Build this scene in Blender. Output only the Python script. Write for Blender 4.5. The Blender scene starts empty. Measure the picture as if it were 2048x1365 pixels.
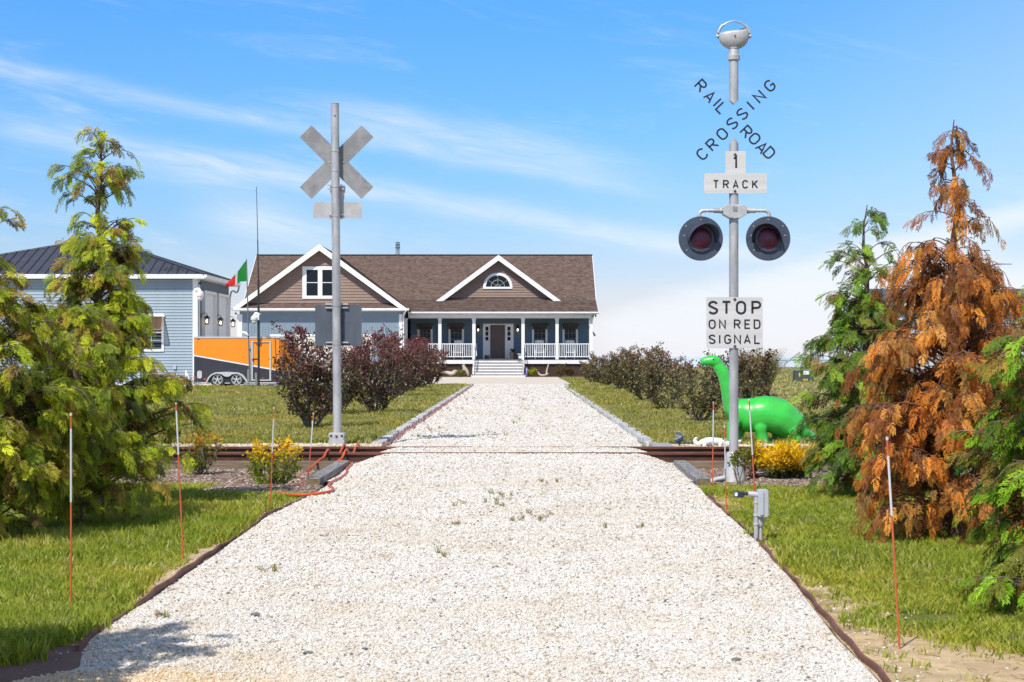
import bpy, bmesh, math, random
import numpy as np
from mathutils import Vector, Matrix, Euler
R = math.radians
random.seed(7)
rng = np.random.default_rng(7)
SC = bpy.context.scene
COL = SC.collection

# ------------------------------------------------------------------ camera, sky, sun, exposure
F, CX, HY, EYE = 3500.0, 1035.0, 713.0, 1.25
cam = bpy.data.cameras.new('camera')
cam.lens = F / 2048 * 36
cam.sensor_width = 36
cam.shift_x = -(CX - 1024) / 2048
cam.shift_y = (HY - 682.5) / 2048
cam.clip_start = 0.1
cam.clip_end = 20000
co = bpy.data.objects.new('camera', cam)
co.location = (0, 0, EYE)
co.rotation_euler = (R(90), 0, 0)
COL.objects.link(co)
SC.camera = co

SUN_AZ, SUN_EL = R(29), R(50)          # light travels away from the camera and to the right
sdir = Vector((math.sin(SUN_AZ) * math.cos(SUN_EL), math.cos(SUN_AZ) * math.cos(SUN_EL), -math.sin(SUN_EL)))
sun = bpy.data.lights.new('sun', 'SUN')
sun.energy = 4.6
sun.angle = R(0.5)
sun.color = (1.0, 0.94, 0.85)
so = bpy.data.objects.new('sun', sun)
so.rotation_euler = sdir.to_track_quat('-Z', 'Y').to_euler()
so.location = (-20, -20, 40)
COL.objects.link(so)

SC.view_settings.view_transform = 'Standard'
SC.view_settings.look = 'None'
SC.view_settings.exposure = 0.30
SC.view_settings.gamma = 1
SC.view_settings.use_curve_mapping = False
SC.cycles.max_bounces = 8
SC.cycles.transparent_max_bounces = 8
SC.cycles.use_adaptive_sampling = True
SC.cycles.adaptive_threshold = 0.02

class NT:
    """tiny helper to write node graphs"""
    def __init__(s, tree):
        s.t = tree; s.n = tree.nodes; s.l = tree.links
    def new(s, typ, **kw):
        n = s.n.new(typ)
        for k, v in kw.items():
            setattr(n, k, v)
        return n
    def set(s, sock, v):
        if isinstance(v, bpy.types.NodeSocket): s.l.new(v, sock)
        elif v is not None: sock.default_value = v
    def m(s, op, a, b=None, c=None, clamp=False):
        n = s.new('ShaderNodeMath', operation=op, use_clamp=clamp)
        for i, v in enumerate((a, b, c)):
            if v is not None: s.set(n.inputs[i], v)
        return n.outputs[0]
    def ss(s, v, lo, hi):
        n = s.new('ShaderNodeMapRange', interpolation_type='SMOOTHSTEP')
        s.set(n.inputs[0], v); s.set(n.inputs[1], lo); s.set(n.inputs[2], hi)
        return n.outputs[0]
    def mix(s, f, a, b, blend='MIX'):
        n = s.new('ShaderNodeMix', data_type='RGBA', blend_type=blend)
        s.set(n.inputs[0], f)
        s.set(n.inputs[6], a if not isinstance(a, tuple) else tuple(a) + (1,) * (4 - len(a)))
        s.set(n.inputs[7], b if not isinstance(b, tuple) else tuple(b) + (1,) * (4 - len(b)))
        return n.outputs[2]
    def noise(s, vec, scale, detail=3, rough=.5, dist=0.0):
        n = s.new('ShaderNodeTexNoise')
        if vec is not None: s.set(n.inputs['Vector'], vec)
        n.inputs['Scale'].default_value = scale; n.inputs['Detail'].default_value = detail
        n.inputs['Roughness'].default_value = rough; n.inputs['Distortion'].default_value = dist
        return n.outputs[0]
    def comb(s, x, y, z):
        n = s.new('ShaderNodeCombineXYZ')
        for i, v in enumerate((x, y, z)): s.set(n.inputs[i], v)
        return n.outputs[0]
    def ramp(s, f, stops):
        n = s.new('ShaderNodeValToRGB')
        e = n.color_ramp.elements
        while len(e) < len(stops): e.new(0.5)
        for el, (p, c) in zip(e, stops):
            el.position = p; el.color = tuple(c) + (1,)
        s.set(n.inputs[0], f)
        return n.outputs[0]

def build_world():
    w = bpy.data.worlds.new('World'); SC.world = w; w.use_nodes = True
    q = NT(w.node_tree); q.n.clear()
    out = q.new('ShaderNodeOutputWorld'); bg = q.new('ShaderNodeBackground')
    sky = q.new('ShaderNodeTexSky', sky_type='NISHITA')
    sky.sun_disc = False
    sky.sun_elevation = SUN_EL
    sky.sun_rotation = math.atan2(-sdir.x, -sdir.y)
    sky.air_density = 1.0; sky.dust_density = 0.4; sky.ozone_density = 2.0
    tc = q.new('ShaderNodeTexCoord')
    sep = q.new('ShaderNodeSeparateXYZ'); q.l.new(tc.outputs['Generated'], sep.inputs[0])
    x, y, z = sep.outputs
    az = q.m('ARCTAN2', x, y)
    el = q.m('ARCSINE', z)
    # clear-sky colour deepens with height: grade of the physical sky
    tint = q.ramp(q.ss(el, -0.01, 0.30), [(0.0, (1.02, .92, 1.2)), (.16, (.70, .90, 1.25)), (.40, (.54, .94, 1.45)), (.75, (.45, .98, 1.62)), (1.0, (.48, .98, 1.55))])
    base = q.mix(1.0, sky.outputs[0], tint, 'MULTIPLY')
    # right side of the sky is paler (thin veil)
    veil = q.ss(q.m('ADD', az, q.m('MULTIPLY', el, -0.9)), -0.1, 0.42)
    # cirrus: stretched noise, drawn along slightly falling lines
    a2 = q.m('ADD', el, q.m('MULTIPLY', az, 0.17))
    v1 = q.comb(q.m('MULTIPLY', az, 5.0), q.m('MULTIPLY', a2, 26.0), 0.0)
    n1 = q.noise(v1, 1.3, 7, .62, .8)
    v2 = q.comb(q.m('MULTIPLY', az, 14.0), q.m('MULTIPLY', a2, 95.0), 3.7)
    n2 = q.noise(v2, 1.0, 6, .65, 1.2)
    wob = q.m('MULTIPLY', q.m('SUBTRACT', q.noise(q.comb(q.m('MULTIPLY', az, 9.0), 0, 1.1), 1.0, 3), .5), .02)
    a3 = q.m('ADD', a2, wob)
    def streak(c0, wid, lo, hi, gain, slope=0.0):
        d = q.m('SUBTRACT', q.m('ADD', a3, q.m('MULTIPLY', az, slope)), c0)
        g = q.m('EXPONENT', q.m('MULTIPLY', q.m('MULTIPLY', d, d), -1.0 / (wid * wid)))
        win = q.m('MULTIPLY', q.ss(az, lo, lo + .06), q.m('SUBTRACT', 1.0, q.ss(az, hi - .09, hi)))
        tex = q.m('ADD', q.m('MULTIPLY', n2, 1.3), -.12, clamp=True)
        return q.m('MULTIPLY', q.m('MULTIPLY', g, win), q.m('MULTIPLY', tex, gain))
    s1 = streak(.108, .0052, -.6, .12, .46)
    s2 = streak(.120, .009, -.14, .10, .62)
    s3 = streak(.080, .0065, -.22, .20, .8)
    s4 = streak(.050, .012, -.20, -.06, .9)
    s5 = streak(.064, .009, -.32, -.12, .6, .05)
    gen = q.m('MULTIPLY', q.ss(n1, .50, .86), q.m('MULTIPLY', q.ss(n2, .25, .8), .75))
    gen = q.m('MULTIPLY', gen, q.m('SUBTRACT', 1.0, q.ss(el, .5, 1.2)))
    c = s1
    for k in (s2, s3, s4, s5, gen): c = q.m('ADD', c, k)
    # bright low cloud bank rising to the right, breaking up beyond
    edge = q.m('ADD', q.m('MULTIPLY', az, .262), .0185)
    edge = q.m('ADD', edge, q.m('MULTIPLY', q.m('SUBTRACT', q.noise(q.comb(q.m('MULTIPLY', az, 8.0), q.m('MULTIPLY', el, 8.0), 0), 2.0, 5), .5), .006))
    below = q.m('SUBTRACT', 1.0, q.ss(q.m('ADD', q.m('SUBTRACT', el, edge), q.m('MULTIPLY', q.m('SUBTRACT', n2, .5), .012)), -.016, .005))
    front = q.m('MULTIPLY', q.ss(az, .0, .06), q.m('SUBTRACT', 1.0, q.ss(az, .9, 1.5)))
    hole = q.m('MULTIPLY', q.ss(az, .20, .30), q.m('MULTIPLY', q.ss(el, .035, .06), q.m('SUBTRACT', 1.0, q.ss(q.m('SUBTRACT', el, edge), -.028, -.012))))
    bank = q.m('MULTIPLY', q.m('MULTIPLY', below, front), q.m('SUBTRACT', 1.0, q.m('MULTIPLY', hole, .65)))
    bank = q.m('MULTIPLY', bank, q.m('ADD', .80, q.m('MULTIPLY', q.m('SUBTRACT', n1, .5), .5)))
    hz = q.m('MULTIPLY', q.m('SUBTRACT', 1.0, q.ss(el, .0, .05)), .35)
    c = q.m('ADD', c, hz)
    c = q.m('ADD', c, q.m('MULTIPLY', veil, .42), clamp=True)
    c = q.m('MAXIMUM', c, bank)
    c = q.m('MULTIPLY', c, q.ss(el, -.2, -.01))
    base = q.mix(q.ss(el, .28, .8), base, q.mix(1.0, sky.outputs[0], (.92, .98, 1.02), 'MULTIPLY'))
    col = q.mix(c, base, (8.3, 8.65, 9.2))
    q.l.new(col, bg.inputs[0]); bg.inputs[1].default_value = 0.092
    q.l.new(bg.outputs[0], out.inputs[0])
build_world()

# ------------------------------------------------------------------ pixel helper, noise, ground height
def W(px, py, D):
    """point of the place seen at photo pixel (px,py) at distance D"""
    return Vector(((px - CX) * D / F, D, EYE + (HY - py) * D / F))

_tab = np.random.default_rng(3).random((64, 64))
def vn(x, y, s=1.0, o=0.0):
    """smooth value noise 0..1, vectorised"""
    x = np.asarray(x, float) * s + o; y = np.asarray(y, float) * s + o * 1.7
    xi = np.floor(x).astype(int); yi = np.floor(y).astype(int)
    fx = x - xi; fy = y - yi
    fx = fx * fx * (3 - 2 * fx); fy = fy * fy * (3 - 2 * fy)
    a = _tab[xi % 64, yi % 64]; b = _tab[(xi + 1) % 64, yi % 64]
    c = _tab[xi % 64, (yi + 1) % 64]; d = _tab[(xi + 1) % 64, (yi + 1) % 64]
    return (a * (1 - fx) + b * fx) * (1 - fy) + (c * (1 - fx) + d * fx) * fy
def sst(x, a, b):
    t = np.clip((np.asarray(x, float) - a) / (b - a), 0, 1)
    return t * t * (3 - 2 * t)
def H(x, y):
    """ground height"""
    x = np.asarray(x, float); y = np.asarray(y, float)
    z = -0.05 + 0 * x * y
    z = z - 0.10 * sst(y, 17.2, 18.2) + 0.04 * sst(y, 21.3, 21.8) + 0.11 * sst(y, 23.5, 24.3)
    z = z + 0.02 * (vn(x, y, 1.1, 5) - .5)
    z = z + 0.012 * (vn(x, y, 4.0, 9) - .5)
    e = np.minimum(x - DL(y), DR(y) - x)          # the soil lies lower beneath the drive
    return z - .11 * sst(e, .0, .15) * (y < 78)
def DL(y):   # left edge of the gravel
    y = np.asarray(y, float)
    return np.interp(y, [4, 6.6, 6.95, 7.25, 7.6, 8, 9.3, 11.3, 14.1, 16.5, 18, 21, 24.3, 77, 80], [-2.5, -2.25, -2.0, -1.82, -1.90, -1.95, -1.95, -1.95, -2.0, -1.88, -1.92, -1.98, -1.92, -1.97, -2.3])
def DR(y):
    y = np.asarray(y, float)
    return np.interp(y, [4, 6.9, 8.04, 9.6, 11.9, 15.6, 18, 21, 24.3, 72, 77, 80], [1.35, 1.43, 1.46, 1.55, 1.65, 1.72, 1.80, 1.86, 1.84, 1.93, 2.2, 2.4])
def HD(x, y):
    """height of the gravel drive"""
    x = np.asarray(x, float); y = np.asarray(y, float)
    l, r = DL(y), DR(y)
    e = np.minimum(x - l, r - x)
    bump = sst(y, 16.5, 19.5) * (1 - sst(y, 24.0, 27))
    z = 0.0 + 0.035 * bump - .028 * (1 - sst(e, 0.0, .45)) * (1 - bump) - bump * (.16 * (1 - sst(e, -.25, .42)))
    z = z - 0.012 * (1 - sst(y, 6, 14))
    rut = np.exp(-((x - .78) / .28) ** 2) + np.exp(-((x + .82) / .28) ** 2)
    return z - .018 * rut * (1 - bump) + .012 * (vn(x, y, 2.3, 2) - .5)

# ------------------------------------------------------------------ mesh helpers
class MB:
    def __init__(s): s.v = []; s.f = []
    def add(s, vs, fs):
        b = len(s.v); s.v += [Vector(p) for p in vs]; s.f += [tuple(i + b for i in f) for f in fs]; return s
    def box(s, c, d, M=None):
        x, y, z = d[0] / 2, d[1] / 2, d[2] / 2
        vs = [Vector((sx * x, sy * y, sz * z)) for sz in (-1, 1) for sy in (-1, 1) for sx in (-1, 1)]
        if M is not None: vs = [M @ p for p in vs]
        vs = [p + Vector(c) for p in vs]
        return s.add(vs, [(0, 2, 3, 1), (4, 5, 7, 6), (0, 1, 5, 4), (2, 6, 7, 3), (0, 4, 6, 2), (1, 3, 7, 5)])
    def bx(s, x0, x1, y0, y1, z0, z1):
        return s.box(((x0 + x1) / 2, (y0 + y1) / 2, (z0 + z1) / 2), (abs(x1 - x0), abs(y1 - y0), abs(z1 - z0)))
    def beam(s, p, q, w, h, up=(0, 0, 1)):
        p, q = Vector(p), Vector(q); d = (q - p); L = d.length; d.normalize()
        a = d.cross(Vector(up))
        if a.length < 1e-4: a = d.cross(Vector((0, 1, 0)))
        a.normalize(); b = a.cross(d)
        M = Matrix((a, d, b)).transposed()
        return s.box((p + q) / 2, (w, L, h), M)
    def tube(s, pts, r, n=8, cap=True, closed=False):
        pts = [Vector(p) for p in pts]; m = len(pts)
        rr = r if isinstance(r, (list, tuple)) else [r] * m
        rings = []; up = None
        for i, p in enumerate(pts):
            a = pts[(i - 1) % m] if (i or closed) else pts[0]; b = pts[(i + 1) % m] if (i < m - 1 or closed) else pts[-1]
            d = (b - a)
            d = d.normalized() if d.length > 1e-9 else Vector((0, 0, 1))
            if up is None:
                up = Vector((0, 0, 1)) if abs(d.z) < .9 else Vector((1, 0, 0))
            u = (up - d * up.dot(d))
            u = u.normalized() if u.length > 1e-6 else d.orthogonal().normalized()
            up = u; w = d.cross(u)
            rings.append([p + (u * math.cos(2 * math.pi * k / n) + w * math.sin(2 * math.pi * k / n)) * rr[i] for k in range(n)])
        vs = [p for q in rings for p in q]; fs = []
        for i in range(m if closed else m - 1):
            j = (i + 1) % m
            for k in range(n):
                fs.append((i * n + k, i * n + (k + 1) % n, j * n + (k + 1) % n, j * n + k))
        if cap and not closed:
            fs.append(tuple(range(n - 1, -1, -1))); fs.append(tuple((m - 1) * n + k for k in range(n)))
        return s.add(vs, fs)
    def cyl(s, p, q, r, r2=None, n=16): return s.tube([p, q], [r, r if r2 is None else r2], n)
    def lathe(s, c, prof, n=16, axis='z'):
        c = Vector(c); vs = []; fs = []
        for (r, h) in prof:
            for k in range(n):
                a = 2 * math.pi * k / n; x, y = r * math.cos(a), r * math.sin(a)
                vs.append(c + (Vector((x, y, h)) if axis == 'z' else Vector((x, h, y)) if axis == 'y' else Vector((h, x, y))))
        for i in range(len(prof) - 1):
            for k in range(n): fs.append((i * n + k, i * n + (k + 1) % n, (i + 1) * n + (k + 1) % n, (i + 1) * n + k))
        fs.append(tuple(range(n))); fs.append(tuple((len(prof) - 1) * n + k for k in range(n)))
        return s.add(vs, fs)
    def prism(s, poly, y0, y1):
        """polygon in x,z extruded along y"""
        n = len(poly)
        vs = [(x, y0, z) for x, z in poly] + [(x, y1, z) for x, z in poly]
        fs = [tuple(range(n)), tuple(range(2 * n - 1, n - 1, -1))]
        for i in range(n): j = (i + 1) % n; fs.append((i, i + n, j + n, j))
        return s.add(vs, fs)
    def build(s, name, mat, parent=None, smooth=False, bevel=0, local=False, kind=None, recalc=True):
        me = bpy.data.meshes.new(name)
        off = Vector((0, 0, 0))
        if parent is not None and not local:
            q = parent
            while q is not None: off += q.location; q = q.parent
        me.from_pydata([p - off for p in s.v], [], s.f)
        if recalc:
            bm = bmesh.new(); bm.from_mesh(me)
            bmesh.ops.recalc_face_normals(bm, faces=bm.faces)
            if bevel:
                bmesh.ops.bevel(bm, geom=[e for e in bm.edges if len(e.link_faces) == 2 and e.calc_face_angle(0) > .5], offset=bevel, segments=2, affect='EDGES', profile=.6)
            bm.to_mesh(me); bm.free()
        if smooth: shade(me)
        me.materials.append(mat)
        o = bpy.data.objects.new(name, me); COL.objects.link(o)
        if parent is not None: o.parent = parent
        if kind: o['kind'] = kind
        return o

def shade(me, ang=40):
    me.polygons.foreach_set('use_smooth', [True] * len(me.polygons))
    try: me.set_sharp_from_angle(angle=R(ang))
    except Exception: pass

def npmesh(name, V, Fc, mat, col=None, smooth=False):
    """fast mesh from numpy arrays; Fc (n,3) or (n,4)"""
    me = bpy.data.meshes.new(name)
    V = np.ascontiguousarray(V, np.float32); Fc = np.ascontiguousarray(Fc, np.int32); k = Fc.shape[1]
    me.vertices.add(len(V)); me.vertices.foreach_set('co', V.ravel())
    me.loops.add(Fc.size); me.loops.foreach_set('vertex_index', Fc.ravel())
    me.polygons.add(len(Fc)); me.polygons.foreach_set('loop_start', np.arange(len(Fc), dtype=np.int32) * k)
    try: me.polygons.foreach_set('loop_total', np.full(len(Fc), k, np.int32))
    except Exception: pass
    me.update(calc_edges=True)
    if col is not None:
        at = me.attributes.new('col', 'FLOAT_COLOR', 'POINT')
        c = np.ones((len(V), 4), np.float32); c[:, :3] = col
        at.data.foreach_set('color', c.ravel())
    if smooth: me.polygons.foreach_set('use_smooth', np.ones(len(Fc), bool))
    me.materials.append(mat)
    return me
def obj(name, me, parent=None, kind=None, loc=None):
    o = bpy.data.objects.new(name, me); COL.objects.link(o)
    if parent is not None: o.parent = parent
    if loc is not None: o.location = loc
    if kind: o['kind'] = kind
    return o
def thing(name, loc, label, cat, group=None):
    o = bpy.data.objects.new(name, None); COL.objects.link(o); o.location = loc
    o.empty_display_size = .2
    o['label'] = label; o['category'] = cat
    if group: o['group'] = group
    return o
def tag(o, label, cat, group=None):
    o['label'] = label; o['category'] = cat
    if group: o['group'] = group
    return o

# ------------------------------------------------------------------ materials
def M(name, c1, c2=None, rough=.6, metal=0.0, scale=6, bump=0.0, bscale=60, spec=.5, detail=5, coat=0, stretch=None, contrast=(.35, .65), noisy='Object', emit=None, trans=0):
    m = bpy.data.materials.new(name); m.use_nodes = True
    q = NT(m.node_tree); p = q.n['Principled BSDF']
    tc = q.new('ShaderNodeTexCoord'); vec = tc.outputs[noisy]
    if stretch:
        mp = q.new('ShaderNodeMapping'); mp.inputs['Scale'].default_value = stretch
        q.l.new(vec, mp.inputs[0]); vec = mp.outputs[0]
    if c2 is not None:
        f = q.noise(vec, scale, detail, .6)
        q.l.new(q.mix(q.ss(f, *contrast), c1, c2), p.inputs['Base Color'])
    else:
        p.inputs['Base Color'].default_value = tuple(c1) + (1,)
    p.inputs['Roughness'].default_value = rough
    p.inputs['Metallic'].default_value = metal
    p.inputs['Specular IOR Level'].default_value = spec
    if coat: p.inputs['Coat Weight'].default_value = coat
    if trans: p.inputs['Transmission Weight'].default_value = trans
    if emit:
        p.inputs['Emission Color'].default_value = tuple(emit[0]) + (1,); p.inputs['Emission Strength'].default_value = emit[1]
    if bump:
        b = q.new('ShaderNodeBump'); b.inputs['Strength'].default_value = bump; b.inputs['Distance'].default_value = .01
        q.l.new(q.noise(vec, bscale, 4, .6), b.inputs['Height']); q.l.new(b.outputs[0], p.inputs['Normal'])
    return m

def leafmat(name, trans=.38, rough=.5, spec=.25):
    m = bpy.data.materials.new(name); m.use_nodes = True
    q = NT(m.node_tree); p = q.n['Principled BSDF']; out = q.n['Material Output']
    a = q.new('ShaderNodeAttribute', attribute_name='col')
    q.l.new(a.outputs['Color'], p.inputs['Base Color']); p.inputs['Roughness'].default_value = rough
    p.inputs['Specular IOR Level'].default_value = spec
    t = q.new('ShaderNodeBsdfTranslucent'); q.l.new(a.outputs['Color'], t.inputs['Color'])
    mx = q.new('ShaderNodeMixShader'); mx.inputs[0].default_value = trans
    q.l.new(p.outputs[0], mx.inputs[1]); q.l.new(t.outputs[0], mx.inputs[2]); q.l.new(mx.outputs[0], out.inputs[0])
    return m
LEAF = leafmat('foliage', .48)
LEAFDARK = leafmat('shrub_foliage', .25, .42, .4)

def randmat(name, stops, rough=.6, trans=0.0, spec=.4, patch=None, ochre=False):
    """colour per instance (+ large patches over the ground)"""
    m = bpy.data.materials.new(name); m.use_nodes = True
    q = NT(m.node_tree); p = q.n['Principled BSDF']; out = q.n['Material Output']
    oi = q.new('ShaderNodeObjectInfo')
    c = q.ramp(oi.outputs['Random'], stops)
    if patch:
        g = q.new('ShaderNodeNewGeometry')
        f = q.noise(g.outputs['Position'], patch[0], 3, .6)
        c = q.mix(q.ss(f, .42, .66), c, q.mix(1.0, c, patch[1], 'MULTIPLY'))
        f2 = q.noise(g.outputs['Position'], patch[0] * 5, 3, .6)
        c = q.mix(q.ss(f2, .5, .8), c, q.mix(1.0, c, patch[2], 'MULTIPLY'))
    if ochre:
        sp = q.new('ShaderNodeSeparateXYZ'); q.l.new(g.outputs['Position'], sp.inputs[0])
        n_ = q.noise(g.outputs['Position'], 2.2, 3, .6)
        line = q.m('SUBTRACT', q.m('ADD', sp.outputs[1], q.m('MULTIPLY', sp.outputs[0], .35)), q.m('MULTIPLY', n_, .9))
        st = q.m('MULTIPLY', q.m('SUBTRACT', 1.0, q.ss(line, 5.85, 6.25)), q.m('SUBTRACT', 1.0, q.ss(sp.outputs[0], -1.1, -.2)))
        c = q.mix(q.m('MULTIPLY', st, .5), c, (.60, .42, .20))
        c = q.mix(q.m('MULTIPLY', q.m('SUBTRACT', 1.0, q.ss(sp.outputs[1], 7.0, 12.0)), q.m('MULTIPLY', q.ss(q.noise(g.outputs['Position'], 1.4, 4, .7), .45, .7), .35)), c, (.56, .46, .31))
    q.l.new(c, p.inputs['Base Color']); p.inputs['Roughness'].default_value = rough
    p.inputs['Specular IOR Level'].default_value = spec
    if trans:
        t = q.new('ShaderNodeBsdfTranslucent'); q.l.new(c, t.inputs['Color'])
        mx = q.new('ShaderNodeMixShader'); mx.inputs[0].default_value = trans
        q.l.new(p.outputs[0], mx.inputs[1]); q.l.new(t.outputs[0], mx.inputs[2]); q.l.new(mx.outputs[0], out.inputs[0])
    return m

WHITE = M('white_paint', (.76, .77, .78), (.68, .69, .70), .45, scale=2)
GALV = M('galvanised_steel', (.45, .45, .455), (.31, .31, .315), .45, .25, scale=7, bump=.03, bscale=180, stretch=(1, 1, .35))
GALV_DARK = M('weathered_aluminium', (.29, .285, .28), (.20, .20, .20), .5, .25, scale=5, bump=.03, bscale=120)
ALU = M('pale_aluminium', (.50, .49, .46), (.42, .41, .39), .45, .35, scale=8)
SLATE = M('dull_grey_sheet', (.085, .10, .125), (.06, .073, .095), .6, .2, scale=5, contrast=(.3, .75), stretch=(1, 1, .4))
CAST = M('cast_grey', (.46, .455, .45), (.38, .38, .38), .5, .2, scale=14, bump=.12, bscale=90)
BOLT = M('bolt_brass', (.22, .19, .14), (.12, .10, .08), .4, .8, scale=60)
SIGNW = M('reflective_white_sheet', (.56, .55, .54), (.49, .48, .47), .5, scale=3, bump=.05, bscale=300, stretch=(.2, 1, 6))
BLACKP = M('black_lettering', (.012, .012, .016), rough=.5)
BLACK = M('black_metal', (.015, .016, .018), (.03, .03, .032), .45, scale=20)
NAVY = M('dark_target_plate', (.040, .052, .080), (.055, .068, .098), .4, scale=10)
REDLENS = M('red_lens', (.13, .006, .030), (.085, .006, .035), .25, scale=12, bump=.3, bscale=260, coat=.15)
WOODG = M('weathered_timber', (.26, .255, .25), (.15, .145, .14), .8, scale=7, bump=.5, bscale=40, stretch=(6, .6, 6), contrast=(.4, .6))
WOODB = M('brown_timber', (.23, .165, .11), (.14, .10, .065), .8, scale=7, bump=.5, bscale=40, stretch=(.6, 6, 6), contrast=(.35, .65))
WOODE = M('cut_timber_end', (.19, .145, .075), (.12, .09, .05), .85, scale=30, bump=.3, bscale=60)
RUST = M('rusty_rail', (.10, .038, .022), (.055, .022, .015), .75, .2, scale=18, bump=.25, bscale=70, stretch=(.25, 1, 1))
RUSTTOP = M('rusty_rail_top', (.17, .062, .034), (.11, .04, .024), .6, .3, scale=18, bump=.15, bscale=70, stretch=(.25, 1, 1))
EDGING = M('brown_edging', (.20, .085, .05), (.13, .055, .035), .7, scale=10, bump=.2)
ORANGE_HOSE = M('orange_hose', (.58, .10, .02), (.48, .08, .018), .4, scale=10)
STAKE_O = M('orange_fibreglass', (.52, .11, .035), (.42, .085, .03), .5, scale=8)
STAKE_W = M('silver_reflective_sleeve', (.62, .63, .66), rough=.3, metal=.3)
PVC = M('grey_conduit', (.42, .44, .47), (.36, .38, .41), .45, scale=8)
DINO = M('green_gloss_plastic', (.035, .50, .055), (.045, .39, .055), .30, scale=4, spec=.5, coat=.25)
STONEW = M('white_concrete_figure', (.72, .71, .68), (.58, .57, .54), .7, scale=18, bump=.2)
BARK = M('bark', (.15, .105, .075), (.09, .065, .05), .85, scale=20, bump=.6, bscale=50, stretch=(1, 1, .3))
BARKG = M('grey_bark', (.20, .165, .13), (.12, .095, .075), .8, scale=20, bump=.3)
BARKR = M('reddish_bark', (.16, .075, .04), (.10, .05, .03), .8, scale=20, bump=.5, bscale=50, stretch=(1, 1, .3))
GLASS_D = M('dark_window_glass', (.010, .014, .020), rough=.08, spec=.18)
SHUT = M('brown_shutter', (.27, .165, .11), (.22, .135, .09), .6, scale=6)
DARKBROWN = M('dark_brown_shutter', (.045, .03, .028), rough=.55)
ROOFM = M('charcoal_metal_roof', (.085, .088, .11), (.07, .072, .09), .42, .35, scale=2)
SIDE_BLUE = M('blue_grey_siding', (.275, .345, .40), (.25, .315, .37), .6, scale=3, stretch=(.5, 1, 1))
SIDE_SHADED = M('shaded_blue_siding', (.095, .125, .17), (.085, .112, .155), .6, scale=3)  # darker copy of the blue siding; the garage side wall's shade is in the colour
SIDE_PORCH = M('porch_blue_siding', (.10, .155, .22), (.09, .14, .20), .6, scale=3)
SIDE_BR = M('taupe_siding', (.24, .165, .13), (.21, .145, .115), .65, scale=3, stretch=(.6, 1, 1))
BB = M('board_and_batten_blue', (.19, .255, .32), (.17, .235, .295), .65, scale=3)
DOORW = M('pale_garage_door', (.74, .73, .71), (.70, .69, .68), .55, scale=2)
DOORB = M('brown_front_door', (.105, .07, .062), (.09, .06, .052), .5, scale=8, stretch=(3, 3, .4))
CONC = M('concrete', (.56, .50, .42), (.48, .425, .36), .85, scale=1.2, bump=.15, bscale=120)
LATT = M('brown_lattice', (.10, .052, .036), (.07, .036, .026), .7, scale=6)
DIRTB = M('bed_mulch_brown', (.07, .038, .026), (.12, .07, .05), .9, scale=30, bump=.6, bscale=60)

# ------------------------------------------------------------------ the ground
def groundmat():
    m = bpy.data.materials.new('lawn_ground'); m.use_nodes = True
    q = NT(m.node_tree); p = q.n['Principled BSDF']
    g = q.new('ShaderNodeNewGeometry'); pos = g.outputs['Position']
    sp = q.new('ShaderNodeSeparateXYZ'); q.l.new(pos, sp.inputs[0]); x, y, z = sp.outputs
    n1 = q.noise(pos, .35, 4, .6); n2 = q.noise(pos, 3.0, 5, .65); n3 = q.noise(pos, 40.0, 3, .6)
    c = q.mix(q.ss(n1, .35, .65), (.15, .18, .035), (.20, .205, .05))
    c = q.mix(q.ss(n2, .45, .75), c, (.25, .235, .08))
    dry = q.m('MULTIPLY', q.ss(x, 4.5, 9.0), q.ss(y, 26.0, 34.0))
    mow = q.noise(q.comb(q.m('MULTIPLY', x, .12), q.m('MULTIPLY', y, .5), 0), 1.0, 5, .7)
    c = q.mix(q.m('MULTIPLY', dry, q.ss(mow, .32, .62)), c, (.38, .32, .15))
    c = q.mix(q.m('MULTIPLY', dry, q.ss(y, 60.0, 110.0)), c, q.mix(q.ss(mow, .4, .6), (.20, .21, .06), (.33, .29, .12)))
    c = q.mix(q.ss(n3, .3, .75), q.mix(1.0, c, (.6, .6, .6), 'MULTIPLY'), c)
    q.l.new(c, p.inputs['Base Color']); p.inputs['Roughness'].default_value = .95
    p.inputs['Specular IOR Level'].default_value = .1
    b = q.new('ShaderNodeBump'); b.inputs['Strength'].default_value = .6; b.inputs['Distance'].default_value = .06
    q.l.new(q.noise(pos, 22.0, 4, .7), b.inputs['Height']); q.l.new(b.outputs[0], p.inputs['Normal'])
    return m

def grid_sheet(name, xs, ys, zf, mat, off=0.0, kind='structure'):
    X, Y = np.meshgrid(xs, ys)
    Z = zf(X, Y) + off
    nx, ny = len(xs), len(ys)
    V = np.stack([X, Y, Z], -1).reshape(-1, 3)
    i, j = np.meshgrid(np.arange(nx - 1), np.arange(ny - 1)); a = (j * nx + i).ravel()
    Fc = np.stack([a, a + 1, a + nx + 1, a + nx], -1)
    return obj(name, npmesh(name, V, Fc, mat, smooth=True), kind=kind)
def strip_sheet(name, lf, rf, ys, nx, zf, mat, off, kind='structure'):
    V = []
    for y in ys:
        l, r = float(lf(y)), float(rf(y))
        for k in range(nx): V.append((l + (r - l) * k / (nx - 1), y))
    V = np.array(V); Z = zf(V[:, 0], V[:, 1]) + off
    V = np.column_stack([V, Z]); i, j = np.meshgrid(np.arange(nx - 1), np.arange(len(ys) - 1)); a = (j * nx + i).ravel()
    return obj(name, npmesh(name, V, np.stack([a, a + 1, a + nx + 1, a + nx], -1), mat, smooth=True), kind=kind)

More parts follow.
